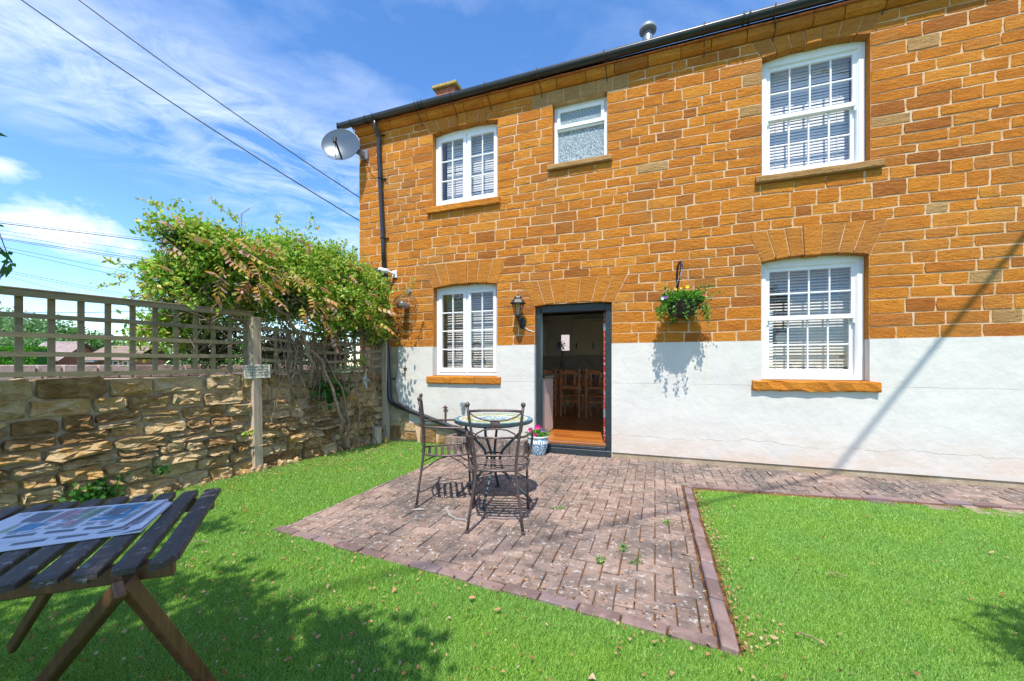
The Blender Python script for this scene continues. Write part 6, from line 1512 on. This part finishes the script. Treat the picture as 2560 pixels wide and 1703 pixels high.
# bungalow
def bungalow():
    d = 38; zr_, ze = 3.30, 1.66; a = fpt(124, d, 0); b = fpt(206, d, 0); t = thing('bungalow', 'low bungalow with tiled roof and white barge boards beyond the lane', 'house', fpt(165, d, 0))
    L = (b-a).length; M = Matrix.Translation(a) @ Matrix((CR, CF, Vector((0, 0, 1)))).transposed().to_4x4()
    def T(*p): return M @ Vector(p)
    hw = 2.1
    mb = MB(); mb.add([T(0, hw, 0), T(0, -hw, 0), T(0, -hw, ze), T(0, 0, zr_-.1), T(0, hw, ze), T(L, hw, 0), T(L, -hw, 0), T(L, -hw, ze), T(L, 0, zr_-.1), T(L, hw, ze)], [(0, 1, 2, 3, 4), (9, 8, 7, 6, 5), (1, 6, 7, 2), (0, 4, 9, 5)]); part('wall', mb, 'brick_red', t)
    rf = MB(); nr = 9
    for s_ in (-1, 1):
        for k in range(nr):
            f0, f1 = k/nr, (k+1)/nr+.03; y0, z0 = s_*hw*1.12*(1-f0), ze-.12+(zr_-ze+.12)*f0; y1, z1 = s_*hw*1.12*(1-f1), ze-.12+(zr_-ze+.12)*f1; x = -.35
            while x < L+.3:
                j = .03 if int(round(x/.3)) % 2 else 0
                rf.add([T(x, y0, z0+.06), T(x+.14, y0, z0+.12), T(x+.28, y0, z0+.06), T(x+.28, y1, z1+.02), T(x+.14, y1, z1+.07), T(x, y1, z1+.02), T(x, y0, z0), T(x+.28, y0, z0)], [(0, 1, 4, 5), (1, 2, 3, 4), (6, 7, 2, 1, 0)]); x += .3
    part('roof_tiles', rf, 'tile_pinkgrey', t, kind='stuff')
    part('ridge', MB().tube([T(-.35, 0, zr_+.05), T(L+.3, 0, zr_+.05)], .11, 8), 'tile_pinkgrey', t)
    part('barge_board', MB().beam(T(-.38, 0, zr_-.02), T(-.38, -hw*1.14, ze-.18), .06, .26), 'white_plastic', t); part('barge_board', MB().beam(T(-.38, 0, zr_-.02), T(-.38, hw*1.14, ze-.18), .06, .26), 'white_plastic', t)
    # lower wing to the right with brown roof, brick wall and white window
    a2 = fpt(222, d-3, 0); L2 = (fpt(335, d-3, 0)-a2).length; M2 = Matrix.Translation(a2) @ Matrix((CR, CF, Vector((0, 0, 1)))).transposed().to_4x4(); U = lambda *p: M2 @ Vector(p)
    part('wing_wall', MB().box(0, L2, -.2, 3, 0, 1.70, 0, M2), 'brick_red', t); rf = MB()
    for k in range(8):
        f0, f1 = k/8, (k+1)/8+.02; rf.add([U(-.3, -.6+2.4*f0, 1.62+1.35*f0+.05), U(L2+.3, -.6+2.4*f0, 1.62+1.35*f0+.05), U(L2+.3, -.6+2.4*f1, 1.62+1.35*f1), U(-.3, -.6+2.4*f1, 1.62+1.35*f1), U(-.3, -.6+2.4*f0, 1.62+1.35*f0), U(L2+.3, -.6+2.4*f0, 1.62+1.35*f0)], [(0, 1, 2, 3), (4, 5, 1, 0)])
    rf.add([U(-.3, 1.8, 2.97), U(L2+.3, 1.8, 2.97), U(L2+.3, 4.2, 1.62), U(-.3, 4.2, 1.62)], [(0, 1, 2, 3)]); part('wing_roof', rf, 'tile_brown', t, kind='stuff')
    for x in (2.35, 3.2):
        wn = part('window', MB().box(x, x+.55, -.24, -.202, .9, 1.58, 0, M2), 'white_plastic', t); part('pane', MB().box(x+.1, x+.45, -.26, -.245, .98, 1.5, 0, M2), 'slate', wn)
    part('porch_roof', MB().box(.1, 1.4, -.9, -.21, 1.45, 1.60, 0, M2), 'lead_grey', t)
m_two('tile_pinkgrey', [(.3, (.28, .21, .195)), (.7, (.44, .35, .33))], 3, bs=8, bst=.5, bd=.02); m_two('tile_brown', [(.3, (.22, .15, .12)), (.7, (.33, .24, .20))], 3)
bungalow()

# ================================================================== TREES BEHIND THE CAMERA (they cast the shade on the lawn)
SH = Vector((.093, -.546, 1.0))
def canopy(name, label, regions, n, ls, asp, trunk_xy, mat='leaf_dark', h=(2.5, 3.9), clumps=14, extra=None):
    t = thing(name, label, 'tree', (*trunk_xy, 0)); P = []; cs = []
    for (cx, cy, rx, ry, wgt, rag) in regions:
        for _ in range(int(n*wgt)//clumps):
            q = random.uniform(0, 2*math.pi); r_ = math.sqrt(random.random())*(1+random.gauss(0, rag)); g = Vector((cx+math.cos(q)*rx*r_, cy+math.sin(q)*ry*r_, 0)); cc = g+SH*random.uniform(*h); cs.append(cc)
            for _ in range(clumps): P.append(tuple(cc+Vector([random.gauss(0, .055) for _ in range(3)])))
    P = np.array(P); part('crown', leaves_mesh('crown', P, rng.uniform(ls*.7, ls*1.3, len(P)), [mat], asp, droop=.3), None, t, kind='stuff')
    top = Vector((sum(c.x for c in cs)/len(cs), sum(c.y for c in cs)/len(cs), h[0]+.3)); b = Vector((*trunk_xy, -.1))
    part('trunk', MB().tube([b, b.lerp(top, .35)+Vector((0, -.1, .3)), b.lerp(top, .75), top], [.11, .09, .06, .04], 10), 'bark', t, smooth=True)
    br = MB()
    for c in random.sample(cs, min(36, len(cs))): br.tube([b.lerp(top, .75), b.lerp(top, .9)*.5+c*.5+Vector((0, 0, .15)), c], [.022, .014, .006], 5, False)
    part('branches', br, 'bark', t, kind='stuff')
    if extra: extra(t)
def twig_leaves(t):
    # the branch that hangs into the left edge of the frame
    D = 1.15; ax = [(-160, 470), (-80, 540), (-20, 600), (20, 640), (30, 655)]; P = [pix(x, y, D) for x, y in ax]; tw = MB().tube(P, .0022, 5, False)
    lv = MB(); spec = [(0, 622, 30, 655, .9), (18, 634, 34, 632, .8), (28, 655, 0, 655, .5), (28, 656, 14, 696, .2), (30, 657, 40, 668, .3), (-10, 560, 11, 568, .1), (-5, 690, 3, 700, .1), (-12, 712, 9, 725, .1), (-14, 735, 6, 765, .3), (16, 664, 3, 695, .2), (-40, 600, -6, 640, .4), (-20, 620, 12, 640, .2)]
    for (x0, y0, x1, y1, k) in spec:
        a = pix(x0, y0, D+random.uniform(-.03, .03)); b = pix(x1, y1, D+random.uniform(-.03, .03)); d = b-a; s_ = d.cross(CF+Vector((0, 0, random.uniform(-.6, .6)))).normalized()*max(.007, d.length*.24); lv.add([a, a.lerp(b, .45)+s_, b, a.lerp(b, .45)-s_], [(0, 1, 2), (0, 2, 3)])
        tw.tube([P[-2], a], .0012, 4, False)
    for _ in range(120):
        x = random.uniform(-420, -60); y = random.uniform(300, 800); a = pix(x, y, D+random.uniform(-.2, .3)); d = Vector([random.gauss(0, .03) for _ in range(3)]); s_ = d.cross(CF).normalized()*.012; lv.add([a, a+d*.45+s_, a+d, a+d*.45-s_], [(0, 1, 2), (0, 2, 3)])
    part('hanging_leaves', lv, 'leaf_dark', t, kind='stuff'); part('hanging_twig', tw, 'bark', t)
canopy('shade_tree', 'leafy tree behind the camera whose low twig hangs into the left edge', [(-1.55, -4.75, .75, .85, .34, .05), (-2.25, -4.75, .75, .92, .30, .05), (-1.0, -4.45, .42, .52, .08, .1), (-2.55, -5.9, 1.0, .7, .08, .1), (-1.4, -5.9, 1.0, .7, .08, .1), (-3.25, -3.75, .35, .28, .012, .35), (-3.2, -3.35, .3, .2, .006, .4), (-3.4, -4.9, .5, .8, .10, .1)], 15000, .09, .6, (-1.9, -8.1), extra=twig_leaves)
canopy('garden_shrub_tree', 'narrow leaved shrub outside the right edge whose shadow falls in the corner of the lawn', [(1.85, -3.02, .36, .30, .55, .12), (2.2, -3.1, .4, .45, .45, .1)], 2200, .16, .16, (2.6, -6.2), h=(2.0, 2.9), clumps=9)
print('objects', len(bpy.data.objects))
